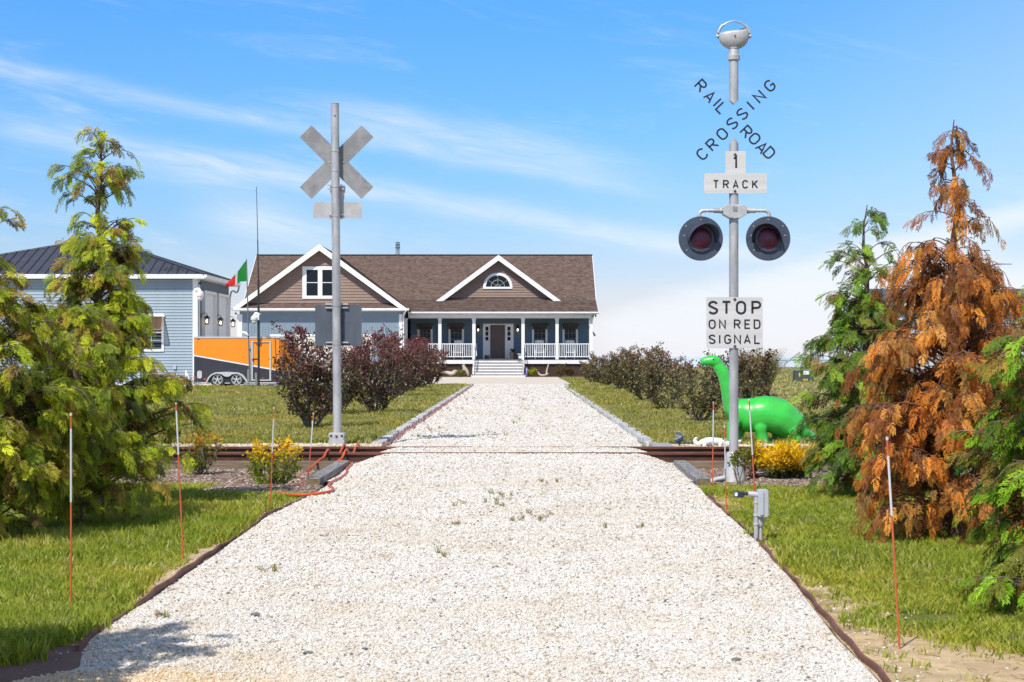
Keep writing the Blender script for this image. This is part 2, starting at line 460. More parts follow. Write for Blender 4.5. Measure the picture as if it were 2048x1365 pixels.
xs = np.concatenate([[-900, -400, -200, -100, -60, -40], np.arange(-28, -8, 1.0), np.arange(-8, 8, .22), np.arange(8, 28, 1.0), [40, 60, 100, 200, 400, 900]])
ys = np.concatenate([[-60, -20, -6], np.arange(0, 26, .22), np.arange(26, 60, 1.0), [65, 75, 90, 110, 130, 150, 170, 190, 200]])
grid_sheet('ground', xs, ys, H, groundmat())

def gravelmat():
    m = bpy.data.materials.new('white_gravel_bed'); m.use_nodes = True
    q = NT(m.node_tree); p = q.n['Principled BSDF']
    g = q.new('ShaderNodeNewGeometry'); pos = g.outputs['Position']
    sp = q.new('ShaderNodeSeparateXYZ'); q.l.new(pos, sp.inputs[0])
    vo = q.new('ShaderNodeTexVoronoi'); vo.inputs['Scale'].default_value = 42; q.l.new(pos, vo.inputs['Vector'])
    c = q.ramp(vo.outputs['Color'], [(0, (.50, .475, .44)), (.45, (.57, .545, .51)), (.8, (.62, .60, .57)), (.93, (.40, .35, .29)), (1.0, (.25, .24, .22))])
    n = q.noise(pos, .9, 4, .6)
    c = q.mix(q.m('MULTIPLY', q.ss(n, .5, .78), .45), c, (.52, .46, .37))
    # ochre staining at the mouth of the drive
    st = q.m('MULTIPLY', q.m('SUBTRACT', 1.0, q.ss(sp.outputs[1], 6.9, 8.0)), q.m('SUBTRACT', 1.0, q.ss(sp.outputs[0], -1.3, -.5)))
    c = q.mix(q.m('MULTIPLY', st, q.ss(q.noise(pos, 3, 3), .4, .6)), c, (.62, .42, .17))
    q.l.new(c, p.inputs['Base Color']); p.inputs['Roughness'].default_value = .9
    b = q.new('ShaderNodeBump'); b.inputs['Strength'].default_value = .8; b.inputs['Distance'].default_value = .012
    q.l.new(vo.outputs['Distance'], b.inputs['Height']); b.invert = True
    q.l.new(b.outputs[0], p.inputs['Normal'])
    return m
GRAV = gravelmat()
ysd = np.concatenate([np.arange(3, 26, .15), np.arange(26, 80.3, .6)])
strip_sheet('driveway', lambda y: DL(y) - (.28 if 18.5 < y < 24.4 else (.0)), lambda y: DR(y) + (.28 if 18.5 < y < 24.4 else .0), ysd, 40, HD, GRAV, 0.0)

def jag(y, s, a, o=0.0): return (float(vn(y, o, s, o)) - .5) * a
SAND = M('sandy_soil', (.50, .375, .215), (.37, .27, .155), .95, scale=5, bump=.9, bscale=35, noisy='Object')
def sandR(y):
    y = np.asarray(y, float)
    w = np.interp(y, [6, 6.9, 7.3, 7.8, 8.4, 9.8, 11.5, 13.5, 15.8], [1.35, 1.15, .92, .50, .25, .18, .19, .16, .08])
    return DR(y) + w + (vn(y, 0 * y, 2.6, 4) - .5) * .28 + (vn(y, 0 * y, 9, 8) - .5) * .10
strip_sheet('bare_sandy_soil', lambda y: DR(y) + .01, lambda y: sandR(y) + .10, np.arange(3, 16.2, .08), 10, H, SAND, .006)
strip_sheet('bare_sandy_soil.001', lambda y: DL(y) - .10 - (float(vn(y, 0, 1.2, 11)) ** 2) * .22, lambda y: DL(y) - .01, np.arange(7.6, 16.4, .08), 4, H, SAND, .006)
# reddish dirt where the left edging ends
RED = M('reddish_dirt', (.20, .115, .085), (.15, .09, .07), .95, scale=5, bump=.5, bscale=50)
strip_sheet('reddish_dirt', lambda y: -3.8, lambda y: DL(y) + .10, np.arange(4, 7.80, .08), 22, H, RED, .012)
MULCH = M('mulch_bed', (.13, .092, .078), (.22, .17, .15), .95, scale=26, bump=.7, bscale=60)
strip_sheet('mulch_bed', lambda y: -14, lambda y: DL(y) + .04, np.concatenate([np.arange(16.0, 21.5, .15)]), 60, H, MULCH, .008)
strip_sheet('mulch_bed.001', lambda y: 1.85, lambda y: 14, np.concatenate([[17.45], np.arange(17.6, 21.5, .15)]), 60, H, MULCH, .008)
STRIPG = M('cream_stone_strip', (.50, .44, .33), (.38, .31, .21), .9, scale=60, bump=.9, bscale=90)
strip_sheet('stone_strip', lambda y: -14, lambda y: -1.9, np.arange(23.45, 24.75, .1), 60, lambda x, y: np.maximum(H(x, y), -.035), STRIPG, .010)
strip_sheet('stone_strip.001', lambda y: 1.86, lambda y: 14, np.arange(23.45, 24.75, .1), 60, lambda x, y: np.maximum(H(x, y), -.035), STRIPG, .010)
BALL = M('track_ballast', (.05, .035, .028), (.09, .07, .055), .95, scale=40, bump=.8, bscale=50)
strip_sheet('track_bed', lambda y: -14, lambda y: 14, np.arange(21.5, 23.5, .1), 100, lambda x, y: H(x, y), BALL, .004)

# concrete apron in front of the house and garage
ap = MB()
ap.bx(-30, -4.35, 69.7, 110, -.1, .015)
ap.bx(-4.35, 2.4, 79.3, 110, -.1, .013)
ap.bx(-4.35, -2.1, 74.8, 79.3, -.1, .014)
ao = ap.build('concrete_apron', CONC); ao['kind'] = 'structure'

# water and far shore
def watermat():
    m = bpy.data.materials.new('bay_water'); m.use_nodes = True
    q = NT(m.node_tree); p = q.n['Principled BSDF']
    p.inputs['Base Color'].default_value = (.50, .56, .62, 1); p.inputs['Roughness'].default_value = .6
    g = q.new('ShaderNodeNewGeometry')
    b = q.new('ShaderNodeBump'); b.inputs['Strength'].default_value = .7; b.inputs['Distance'].default_value = .3
    q.l.new(q.noise(g.outputs['Position'], .8, 4, .6), b.inputs['Height']); q.l.new(b.outputs[0], p.inputs['Normal'])
    return m
grid_sheet('bay_water', np.linspace(-9000, 9000, 20), np.array([190, 260, 400, 800, 2000, 9000.]), lambda x, y: -.28 + 0 * x, watermat())
sh = MB()
pts = []
for i in range(41):
    x = 60 + i * 14; pts.append((x, 1.3 * math.sin(i / 40 * math.pi) ** .5 * (.6 + .4 * float(vn(i, 0, .5))) - .4))
sh.prism([(60, -2)] + pts + [(620, -2)], 560, 600)
s_ = sh.build('far_shore', M('hazy_shore', (.16, .22, .26), (.20, .26, .30), .95, scale=.05)); s_['kind'] = 'structure'

# ------------------------------------------------------------------ scattered stones and grass (geometry nodes, nobody could count them)
def proto_collection(name, meshes):
    c = bpy.data.collections.new(name)
    for i, me in enumerate(meshes):
        o = bpy.data.objects.new(name + '_piece', me); c.objects.link(o)
    return c
def scatter(name, P, rot, scl, coll):
    me = bpy.data.meshes.new(name)
    P = np.ascontiguousarray(P, np.float32)
    me.vertices.add(len(P)); me.vertices.foreach_set('co', P.ravel())
    a = me.attributes.new('rot', 'FLOAT_VECTOR', 'POINT'); a.data.foreach_set('vector', np.ascontiguousarray(rot, np.float32).ravel())
    a = me.attributes.new('scl', 'FLOAT_VECTOR', 'POINT'); a.data.foreach_set('vector', np.ascontiguousarray(scl, np.float32).ravel())
    me.update()
    o = bpy.data.objects.new(name, me); COL.objects.link(o); o['kind'] = 'stuff'
    t = bpy.data.node_groups.new(name, 'GeometryNodeTree')
    t.interface.new_socket('Geometry', in_out='INPUT', socket_type='NodeSocketGeometry')
    t.interface.new_socket('Geometry', in_out='OUTPUT', socket_type='NodeSocketGeometry')
    gi = t.nodes.new('NodeGroupInput'); go = t.nodes.new('NodeGroupOutput')
    iop = t.nodes.new('GeometryNodeInstanceOnPoints'); ci = t.nodes.new('GeometryNodeCollectionInfo')
    ci.inputs['Collection'].default_value = coll
    ci.inputs['Separate Children'].default_value = True; ci.inputs['Reset Children'].default_value = True
    r = t.nodes.new('GeometryNodeInputNamedAttribute'); r.data_type = 'FLOAT_VECTOR'; r.inputs[0].default_value = 'rot'
    s = t.nodes.new('GeometryNodeInputNamedAttribute'); s.data_type = 'FLOAT_VECTOR'; s.inputs[0].default_value = 'scl'
    e = t.nodes.new('FunctionNodeEulerToRotation')
    L = t.links.new
    L(gi.outputs[0], iop.inputs['Points']); L(ci.outputs[0], iop.inputs['Instance'])
    iop.inputs['Pick Instance'].default_value = True
    L(r.outputs['Attribute'], e.inputs[0]); L(e.outputs[0], iop.inputs['Rotation']); L(s.outputs['Attribute'], iop.inputs['Scale'])
    L(iop.outputs[0], go.inputs[0])
    mod = o.modifiers.new('scatter', 'NODES'); mod.node_group = t
    return o

def stone_mesh(mat, seed):
    r = np.random.default_rng(seed)
    bm = bmesh.new(); bmesh.ops.create_icosphere(bm, subdivisions=1, radius=.5)
    k = r.random(3) * .3
    for v in bm.verts:
        n = v.co.copy()
        v.co = Vector((n.x * (1 + k[0]), n.y * (.8 + k[1]), n.z * (.62 + k[2] * .6))) * (0.78 + .44 * r.random())
    me = bpy.data.meshes.new('stone'); bm.to_mesh(me); bm.free(); me.materials.append(mat)
    return me
STONE = randmat('gravel_stone', [(0, (.53, .505, .47)), (.35, (.60, .578, .545)), (.58, (.65, .63, .60)), (.78, (.50, .465, .415)), (.90, (.43, .36, .28)), (.97, (.30, .26, .22)), (1.0, (.12, .12, .115))], .8, patch=(.55, (.95, .92, .87), (.84, .77, .67)), ochre=True)
stones = proto_collection('gravel_stones', [stone_mesh(STONE, i) for i in range(6)])
def rnd(n, a, b): return rng.random(n) * (b - a) + a
bands = [(5.2, 9, 5200, .0115), (9, 14, 2900, .014), (14, 25, 1500, .017), (25, 45, 330, .024), (45, 78, 90, .036)]
PP = []; SS = []
for y0, y1, den, sz in bands:
    n = int((y1 - y0) * 4.1 * den); y = rnd(n, y0, y1); u = rng.random(n)
    ex = np.where((y > 18.5) & (y < 24.2), .22, -.01)
    l, r_ = DL(y) - ex, DR(y) + ex
    x = l + (r_ - l) * u
    s = sz * (0.55 + rng.random(n) ** 2 * 1.1)
    PP.append(np.column_stack([x, y, HD(x, y) + s * .12])); SS.append(s)
# loose stones spilled past the edges and in the cream strips
n = 2600; y = rnd(n, 5.6, 16); side = rng.random(n) < .35
x = np.where(side, DL(y) - np.abs(rng.normal(0, .08, n)) - .03, DR(y) + np.abs(rng.normal(0, .25, n)) + .03); s = .005 + .011 * rng.random(n) ** 2
keep = rng.random(n) < .6
PP.append(np.column_stack([x, y, H(x, y) + s * .2 + .006])[keep]); SS.append(s[keep])
n = 9000; y = rnd(n, 23.6, 24.7); x = np.where(rng.random(n) < .5, rnd(n, -8, -1.9), rnd(n, 1.9, 8)); s = .022 + .02 * rng.random(n)
CS = (np.column_stack([x, y, np.maximum(H(x, y), -.035) + .012]), s)
P = np.concatenate(PP); S = np.concatenate(SS); n = len(P)
scatter('gravel_stones', P, np.column_stack([rnd(n, -.5, .5), rnd(n, -.5, .5), rnd(n, 0, 6.28)]), np.column_stack([S, S, S]), stones)
CREAM = randmat('cream_stone', [(0, (.50, .44, .34)), (.5, (.58, .52, .42)), (.85, (.44, .36, .25)), (1, (.30, .22, .14))], .85)
n = len(CS[0]); scatter('cream_stones', CS[0], np.column_stack([rnd(n, -.5, .5), rnd(n, -.5, .5), rnd(n, 0, 6.28)]), np.column_stack([CS[1]] * 3), proto_collection('cream_stones', [stone_mesh(CREAM, 30 + i) for i in range(4)]))
# mulch chips
def chip_mesh(mat):
    b = MB().box((0, 0, 0), (1, .28, .14)); me = bpy.data.meshes.new('chip'); me.from_pydata(b.v, [], b.f); me.materials.append(mat); return me
CHIP = randmat('mulch_chip', [(0, (.10, .060, .042)), (.4, (.20, .135, .10)), (.75, (.30, .225, .18)), (.96, (.42, .35, .29)), (1, (.6, .56, .50))], .85)
n = 42000; y = rnd(n, 17.45, 21.35); x = np.where(rng.random(n) < .5, rnd(n, -8.5, -2.0), rnd(n, 1.95, 8.5)); s = .03 + .05 * rng.random(n)
x2 = rnd(3600, -3.3, -1.9); y2 = rnd(3600, 16.05, 17.6); x = np.concatenate([x, x2]); y = np.concatenate([y, y2]); s = np.concatenate([s, .03 + .04 * rng.random(3600)])
ok = (x > -8.5) & ((x > DR(y) + np.where(y < 18.5, .05, .22)) | (x < DL(y) - np.where(y < 18.5, .05, .2)))
x, y, s = x[ok], y[ok], s[ok]; n = len(x)
scatter('mulch_chips', np.column_stack([x, y, H(x, y) + .014]), np.column_stack([rnd(n, -.35, .35), rnd(n, -.35, .35), rnd(n, 0, 6.28)]), np.column_stack([s, s, s]), proto_collection('mulch_chips', [chip_mesh(CHIP)]))

def tuft_mesh(mat, seed, nb=16, spread=.055, h=.085, w=.0035, lean=.55):
    r = np.random.default_rng(seed); V = []; Fc = []
    for i in range(nb):
        a = r.random() * 6.28; d = spread * math.sqrt(r.random()); bx, by = d * math.cos(a), d * math.sin(a)
        a2 = r.random() * 6.28; L = h * (.55 + .6 * r.random()); ln = lean * L * (.3 + r.random())
        dx, dy = math.cos(a2) * ln, math.sin(a2) * ln; px, py = -math.sin(a2 + r.normal() * .8), math.cos(a2 + r.normal() * .8); ww = w * (.7 + .6 * r.random())
        b = len(V)
        V += [(bx - px * ww, by - py * ww, -.01), (bx + px * ww, by + py * ww, -.01),
              (bx + dx * .38 + px * ww * .8, by + dy * .38 + py * ww * .8, L * .62), (bx + dx * .38 - px * ww * .8, by + dy * .38 - py * ww * .8, L * .62), (bx + dx, by + dy, L)]
        Fc += [(b, b + 1, b + 2), (b, b + 2, b + 3), (b + 3, b + 2, b + 4)]
    return npmesh('tuft', np.array(V), np.array(Fc), mat)
GR1 = randmat('lawn_grass', [(0, (.21, .29, .022)), (.35, (.29, .36, .030)), (.7, (.38, .43, .05)), (.92, (.47, .47, .11)), (1, (.58, .52, .26))], .55, .5, .2, patch=(.55, (1.35, 1.15, 1.3), (.86, .92, .9)))
GR2 = randmat('far_grass', [(0, (.24, .27, .04)), (.4, (.33, .335, .07)), (.8, (.44, .41, .13)), (1, (.56, .50, .28))], .55, .5, .2, patch=(.3, (1.25, 1.08, .95), (1.3, 1.15, 1.1)))
GRD = randmat('dry_field_grass', [(0, (.26, .26, .07)), (.4, (.40, .35, .14)), (.8, (.50, .42, .19)), (1, (.58, .49, .26))], .6, .4, .2, patch=(.4, (.8, .95, .75), (1.1, 1.05, 1.0)))
t1 = proto_collection('grass_tufts', [tuft_mesh(GR1, i) for i in range(6)])
t2 = proto_collection('far_grass_tufts', [tuft_mesh(GR2, 20 + i, 20, .12, .10, .0075) for i in range(5)])
t3 = proto_collection('dry_grass_tufts', [tuft_mesh(GRD, 40 + i, 20, .20, .11, .011) for i in range(4)])
def grass(name, y0, y1, den, xl, xr, coll, smin, smax, fn=None):
    area = (y1 - y0) * (xr - xl); n = int(area * den)
    x = rnd(n, xl, xr); y = rnd(n, y0, y1)
    fr = np.abs(x) < .33 * y + 1.6
    k = fr & ((x < DL(y) - .03) | (x > DR(y) + .03))
    if fn is not None: k &= fn(x, y)
    x, y = x[k], y[k]; n = len(x)
    s = rnd(n, smin, smax) * (.75 + .5 * vn(x, y, 1.3, 3)); hz = s * (.75 + .6 * vn(x, y, .9, 6))
    return x, y, s, hz
def near_ok(x, y):
    sand = (x > DR(y)) & (x < sandR(y) + (rng.random(len(x)) - .5) * .16) & (rng.random(len(x)) > .025 + .30 * np.exp(-(sandR(y) - x) / .09))
    # bare patches beyond the sand strip at the right foreground
    bare = (x > DR(y)) & (((x - 2.02) / .20) ** 2 + ((y - 8.62) / .22) ** 2 + .9 * (vn(x, y, 6, 2) - .5) < 1)
    red = (x < 0) & (y < 7.30 + .35 * (vn(x, y, 2.2, 3) - .5) + .12 * (rng.random(len(x)) - .5))
    bl = (x < 0) & (x > DL(y) - .03 - (vn(y, 0 * y, 1.2, 11)) ** 2 * .20)
    return ~(sand | bare | red | bl) & (y < np.where((x < 0) & (x > -3.0), 16.15, np.where(np.abs(x) < 3.0, 17.15, 17.5)) + .15 * vn(x, y, 3, 1))
A = [grass('', 5.5, 10.5, 720, -5.2, 5.2, t1, .75, 1.25, near_ok), grass('', 10.5, 17.8, 420, -7.6, 7.6, t1, .95, 1.5, near_ok)]
x, y, s, hz = [np.concatenate([a[i] for a in A]) for i in range(4)]; n = len(x)
s = s * np.where((x < 0) & (y < 9.2), 1.25, 1.0)
hz = hz * np.where((x < 0) & (y < 8.8), 1.45, 1.0) * np.where(x > 0, .52, .58) * np.where(y > 15, .8, 1.0)
scatter('lawn_grass', np.column_stack([x, y, H(x, y)]), np.column_stack([rnd(n, -.15, .25), rnd(n, -.1, .1), rnd(n, 0, 6.28)]), np.column_stack([s, s, hz]), t1)
def mid_ok(x, y): return (y > 24.75) & ~((x < -4.3) & (y > 69.4)) & ~((x > -4.4) & (x < 2.5) & (y > 74.6)) & ~((x > DR(y)) & (x < DR(y) + .16)) & ~((x < DL(y)) & (x > DL(y) - .2)) & ~((x > 6 + .6 * vn(x, y, .5)) & (y > 27))
A = [grass('', 24.7, 36, 95, -14, 14, t2, .8, 1.25, mid_ok), grass('', 36, 60, 34, -22, 8, t2, 1.1, 1.6, mid_ok), grass('', 60, 100, 12, -30, 8, t2, 1.5, 2.1, mid_ok)]
x, y, s, hz = [np.concatenate([a[i] for a in A]) for i in range(4)]; n = len(x); hz = hz * np.interp(y, [25, 60, 100], [.75, .55, .42])
scatter('far_lawn_grass', np.column_stack([x, y, H(x, y)]), np.column_stack([rnd(n, -.15, .25), rnd(n, -.1, .1), rnd(n, 0, 6.28)]), np.column_stack([s, s, hz]), t2)
A = [grass('', 27, 60, 13, 5.6, 24, t3, .7, 1.2), grass('', 60, 190, 2.6, 5.5, 66, t3, 1.1, 2.0, lambda x, y: ~((x > 19) & (y > 96) & (y < 110)))]
x, y, s, hz = [np.concatenate([a[i] for a in A]) for i in range(4)]; n = len(x); hz = hz * .45
scatter('dry_field_grass', np.column_stack([x, y, H(x, y)]), np.column_stack([rnd(n, -.15, .25), rnd(n, -.1, .1), rnd(n, 0, 6.28)]), np.column_stack([s, s, hz]), t3)
STRAW = randmat('straw', [(0, (.30, .21, .10)), (.5, (.46, .36, .19)), (1, (.20, .13, .07))], .8)
sb = MB().box((0, 0, 0), (1, .05, .03)); sme = bpy.data.meshes.new('straw'); sme.from_pydata(sb.v, [], sb.f); sme.materials.append(STRAW)
n = 2600; y = rnd(n, 6, 16); x = DR(y) + rng.random(n) ** 1.3 * (sandR(y) - DR(y) + .2); s = .02 + .05 * rng.random(n)
n2 = 900; y2 = rnd(n2, 6, 17); x2 = DL(y2) + rng.random(n2) * (DR(y2) - DL(y2)); s2 = .012 + .03 * rng.random(n2)
x, y, s = np.concatenate([x, x2]), np.concatenate([y, y2]), np.concatenate([s, s2]); z = np.concatenate([H(x[:n], y[:n]) + .010, HD(x2, y2) + .012]); n += n2
scatter('straw_litter', np.column_stack([x, y, z]), np.column_stack([rnd(n, -.2, .2), rnd(n, -.2, .2), rnd(n, 0, 6.28)]), np.column_stack([s] * 3), proto_collection('straw_litter', [sme]))
# weeds coming up through the gravel
t4 = proto_collection('gravel_weeds', [tuft_mesh(randmat('weed_green', [(0, (.16, .20, .03)), (.5, (.24, .25, .05)), (1, (.33, .24, .09))], .6, .3), 60 + i, 14, .02, .05, .0028, 1.2) for i in range(3)] + [tuft_mesh(randmat('weed_brown', [(0, (.25, .16, .07)), (1, (.42, .31, .16))], .7, .2), 70 + i, 12, .03, .035, .0025, 1.6) for i in range(3)])
wp = []
for px, py, m_, sp in [(1090, 965, 10, 22), (995, 990, 8, 14), (998, 1015, 6, 10), (1040, 1045, 7, 14), (990, 1012, 6, 20), (1085, 1040, 10, 14), (905, 1048, 6, 12), (1270, 1055, 5, 30), (925, 1005, 5, 12), (1020, 1000, 5, 30),
                       (1045, 800, 14, 26), (1050, 815, 14, 30), (1035, 845, 8, 22), (1080, 860, 6, 16), (985, 877, 8, 10), (915, 795, 14, 25), (890, 820, 14, 24), (862, 860, 10, 20), (850, 875, 8, 16), (1215, 825, 10, 8), (1170, 790, 8, 8), (1235, 842, 10, 10), (887, 1105, 5, 4), (320, 1225, 5, 20), (530, 1145, 6, 10), (380, 1105, 4, 8)]:
    for i in range(max(2, int(m_ * .6))):
        qx, qy = px + random.gauss(0, sp), py + random.gauss(0, 4); D = EYE * F / (qy - HY); X = (qx - CX) * D / F
        if DL(D) + .05 < X < DR(D) - .03: wp.append((X, D, float(HD(X, D)) + .012, .40 + .40 * random.random() + D * .012))
wp = np.array(wp); n = len(wp)
scatter('gravel_weeds', wp[:, :3], np.column_stack([rnd(n, -.2, .2), rnd(n, -.2, .2), rnd(n, 0, 6.28)]), np.column_stack([wp[:, 3]] * 3), t4)
# the few dark stones one can pick out on the gravel
DST = M('grey_stone', (.16, .155, .15), (.09, .09, .09), .7, scale=30)
tw = [('small round grey stone on the gravel near the left edging', 511, 1231, .036), ('flat dark grey stone on the left of the gravel drive', 318, 1224, .034), ('dark stone low on the right of the gravel drive', 1472, 1311, .036), ('brownish stone low in the middle left of the gravel', 617, 1298, .028),
      ('dark stone left of centre at the bottom of the gravel', 730, 1292, .024), ('small dark stone in the middle of the gravel', 993, 1135, .022)]
for i, (lb, px, py, s) in enumerate(tw):
    D = EYE * F / (py - HY); X = (px - CX) * D / F
    me = stone_mesh(DST, 90 + i); o = obj('loose_stone', me, loc=(X, D, float(HD(X, D)) + s * .3)); o.scale = (s * 1.3, s, s * .8); tag(o, lb, 'stone', 'loose dark stones on the gravel')

# ------------------------------------------------------------------ edging, kerbs, timbers, rails
def edging(name, fn, y0, y1, lab):
    b = MB(); ys_ = np.arange(y0, y1, .10); P0 = []
    for y in ys_:
        x = float(fn(y)) + .006 * math.sin(y * 9) + .04 * (float(vn(y, 0, .7, 2)) - .5); z = float(H(x, y)); t = z + .034 + .010 * float(vn(y, 1, 3, 7))
        P0.append([(x - .006, y, z - .06), (x + .006, y, z - .06), (x + .006, y, t), (x - .006, y, t)])
    vs = [p for q_ in P0 for p in q_]; fs = []
    for i in range(len(P0) - 1):
        for k in range(4): fs.append((i * 4 + k, i * 4 + (k + 1) % 4, i * 4 + 4 + (k + 1) % 4, i * 4 + 4 + k))
    fs += [(0, 1, 2, 3), (len(vs) - 4, len(vs) - 3, len(vs) - 2, len(vs) - 1)]
    return tag(b.add(vs, fs).build(name, EDGING), lab, 'garden edging', 'brown metal edging along the drive')
edging('lawn_edging', lambda y: DL(y) - .015, 7.6, 16.6, 'wavy brown metal edging strip between left lawn and gravel')
edging('lawn_edging.001', lambda y: DR(y) + .015, 4.5, 16.1, 'wavy brown metal edging strip between gravel and sandy soil on right')

def kerb(side, label):
    root = thing('kerb', (0, 24.8, 0), label, 'kerb', 'grey stone kerbs along the far drive')
    mats = [M('kerb_stone_%d' % i, c, c2, .8, scale=9, bump=.6, bscale=30) for i, (c, c2) in enumerate([((.44, .44, .44), (.34, .34, .345)), ((.52, .515, .51), (.40, .40, .40))])]
    pm = []
    for i in range(4):
        b = MB().box((0, 0, 0), (.13, .50, .13)); me = bpy.data.meshes.new('kerb_block')
        me.from_pydata(b.v, [], b.f); bm = bmesh.new(); bm.from_mesh(me)
        bmesh.ops.subdivide_edges(bm, edges=[e for e in bm.edges if e.calc_length() > .4], cuts=2)
        for v in bm.verts: v.co += Vector([random.uniform(-.011, .011) for _ in range(3)])
        bmesh.ops.recalc_face_normals(bm, faces=bm.faces)
        bm.to_mesh(me); bm.free(); me.materials.append(mats[i % 2]); pm.append(me)
    y = 25.0; k = 0
    while y < 76.5:
        fx = (lambda q_: float(DL(q_)) - .05) if side < 0 else (lambda q_: float(DR(q_)) + .06)
        o = obj('kerb_block', pm[random.randrange(4)], root)
        o.location = (fx(y) + random.uniform(-.012, .012), y - 24.8, -.028 + random.uniform(-.008, .010))
        o.rotation_euler = (random.uniform(-.02, .02), random.uniform(-.04, .04), math.atan2(-(fx(y + .25) - fx(y - .25)), .5) + random.uniform(-.02, .02)); y += .535 if k % 5 else .56; k += 1
kerb(1, 'grey stone kerb on the right side of the far gravel drive')
kerb(-1, 'pale stone kerb on the left of the far drive with hose beside it')
b = MB().bx(1.86, 2.14, 24.0, 24.9, -.03, .028); tag(b.build('paving_slab', M('slab_grey', (.30, .31, .33), (.24, .25, .27), .8, scale=8), bevel=.008), 'flat grey slab at the near end of the right kerb', 'paving slab')
b = MB().bx(2.2, 2.72, 24.75, 25.7, -.02, .022); tag(b.build('rubber_mat', M('black_rubber', (.03, .033, .045), rough=.7), bevel=.004), 'dark rubber mat on the grass behind the solar light', 'mat')

def rail(y, top, label):
    root = thing('rail', (0, y, top), label, 'rail', 'rusty rails of the track')
    hw = 12
    prof_head = [(-.034, -.002), (.034, -.002), (.036, -.008), (.034, -.032), (-.034, -.032), (-.036, -.008)]
    def bar(pts, nm, mt):
        n = len(pts); vs = [(-hw, a, c) for a, c in pts] + [(hw, a, c) for a, c in pts]
        fs = [tuple(range(n)), tuple(range(2 * n - 1, n - 1, -1))] + [(i, (i + 1) % n, (i + 1) % n + n, i + n) for i in range(n)]
        MB().add(vs, fs).build(nm, mt, root, local=True)
    bar(prof_head, 'rail_head', RUSTTOP)
    bar([(-.009, -.0325), (.009, -.0325), (.009, -.100), (-.009, -.100)], 'rail_web', RUST)
    bar([(-.065, -.112), (-.06, -.106), (-.012, -.0985), (.012, -.0985), (.06, -.106), (.065, -.112), (.065, -.125), (-.065, -.125)], 'rail_foot', RUST)
rail(21.85, .052, 'nearer rusty steel rail crossing under the gravel drive')
rail(23.33, .048, 'farther rusty steel rail crossing under the gravel drive')
for (x0, x1, lb) in ((-9.5, -2.18, 'long brown timber in front of the track on the left'), (1.98, 8.2, 'long brown timber in front of the track on the right')):
    b = MB().bx(x0, x1, 21.42, 21.56, -.19, -.038)
    tag(b.build('retaining_timber', WOODB, bevel=.006), lb, 'timber', 'long timbers fronting the track')
def cross_timber(xn, xf, lb):
    root = thing('crossing_timber', ((xn + xf) / 2, 19.85, -.1), lb, 'timber', 'short weathered timbers at the crossing edges')
    b = MB(); b.beam((xn, 18.12, -.085), (xf, 21.40, -.095), .148, .146); b.build('timber', WOODG, root, bevel=.006)
    b = MB(); b.beam((xn, 18.105, -.085), (xn, 18.112, -.085), .140, .138); b.build('sawn_end', WOODE, root)
cross_timber(-2.115, -2.13, 'weathered grey timber with sawn end on the left of the gravel')
cross_timber(1.925, 1.985, 'weathered grey timber with sawn end on the right of the gravel')

def smoothpath(P, n=6):
    P = [Vector(p) for p in P]; out = []
    for i in range(len(P) - 1):
        p0, p1, p2, p3 = P[max(i - 1, 0)], P[i], P[i + 1], P[min(i + 2, len(P) - 1)]
        for k in range(n):
            t = k / n
            out.append(.5 * ((2 * p1) + (p2 - p0) * t + (2 * p0 - 5 * p1 + 4 * p2 - p3) * t * t + (3 * p1 - p0 - 3 * p2 + p3) * t ** 3))
    out.append(P[-1]); return out
# orange hose: along the left kerb, over the rails, over the timber and in a loop on the ground
hp = []
for y in np.arange(75.5, 25.2, -1.6): hp.append((float(DL(y)) + .07 + .03 * math.sin(y * 1.7), y, float(HD(DL(y) + .07, y)) + .035))
hp += [(-1.90, 24.6, .0), (-2.05, 24.0, -.01)]
hp += [(-2.12, 23.6, .02), (-2.13, 23.35, .085), (-2.16, 23.15, .0), (-2.14, 22.6, -.05), (-2.13, 22.1, .03), (-2.14, 21.86, .085), (-2.17, 21.68, .0), (-2.2, 21.5, -.03), (-2.16, 21.3, -.02)]
def onground(px, py, lift=.016):
    D = 19.0
    for _ in range(12):
        x = (px - CX) * D / F; z = float(H(x, D)) + .008
        if DL(D) - .28 < x: z = max(z, float(HD(x, D)) + .006)
        D = (EYE - z - lift) * F / (py - HY)
    return ((px - CX) * D / F, D, z + lift)
for px, py in [(704, 929), (694, 937), (693, 946), (682, 955), (664, 964), (657, 970), (665, 976), (664, 982), (639, 987), (607, 990), (575, 989), (559, 983), (566, 977), (585, 972), (613, 967), (640, 961)]: hp.append(onground(px, py))
tag(MB().tube(smoothpath(hp, 5), .0135, 8).build('garden_hose', ORANGE_HOSE, smooth=True), 'orange garden hose looping over the rails and round the left timber', 'hose')
# second hose bight over both rails
hp = [(-2.35, 24.3, .0), (-2.32, 23.6, .02), (-2.31, 23.35, .085), (-2.33, 23.15, .01), (-2.34, 22.6, -.05), (-2.36, 22.05, .03), (-2.37, 21.86, .085), (-2.40, 21.66, .0), (-2.43, 21.5, -.02), (-2.50, 21.2, -.1)]
hp += [(-2.55, 20.6, -.13), (-2.5, 20.0, -.13)]
tag(MB().tube(smoothpath(hp, 5), .0135, 8).build('garden_hose.001', ORANGE_HOSE, smooth=True), 'short run of orange hose over the rails, left of the longer hose', 'hose')

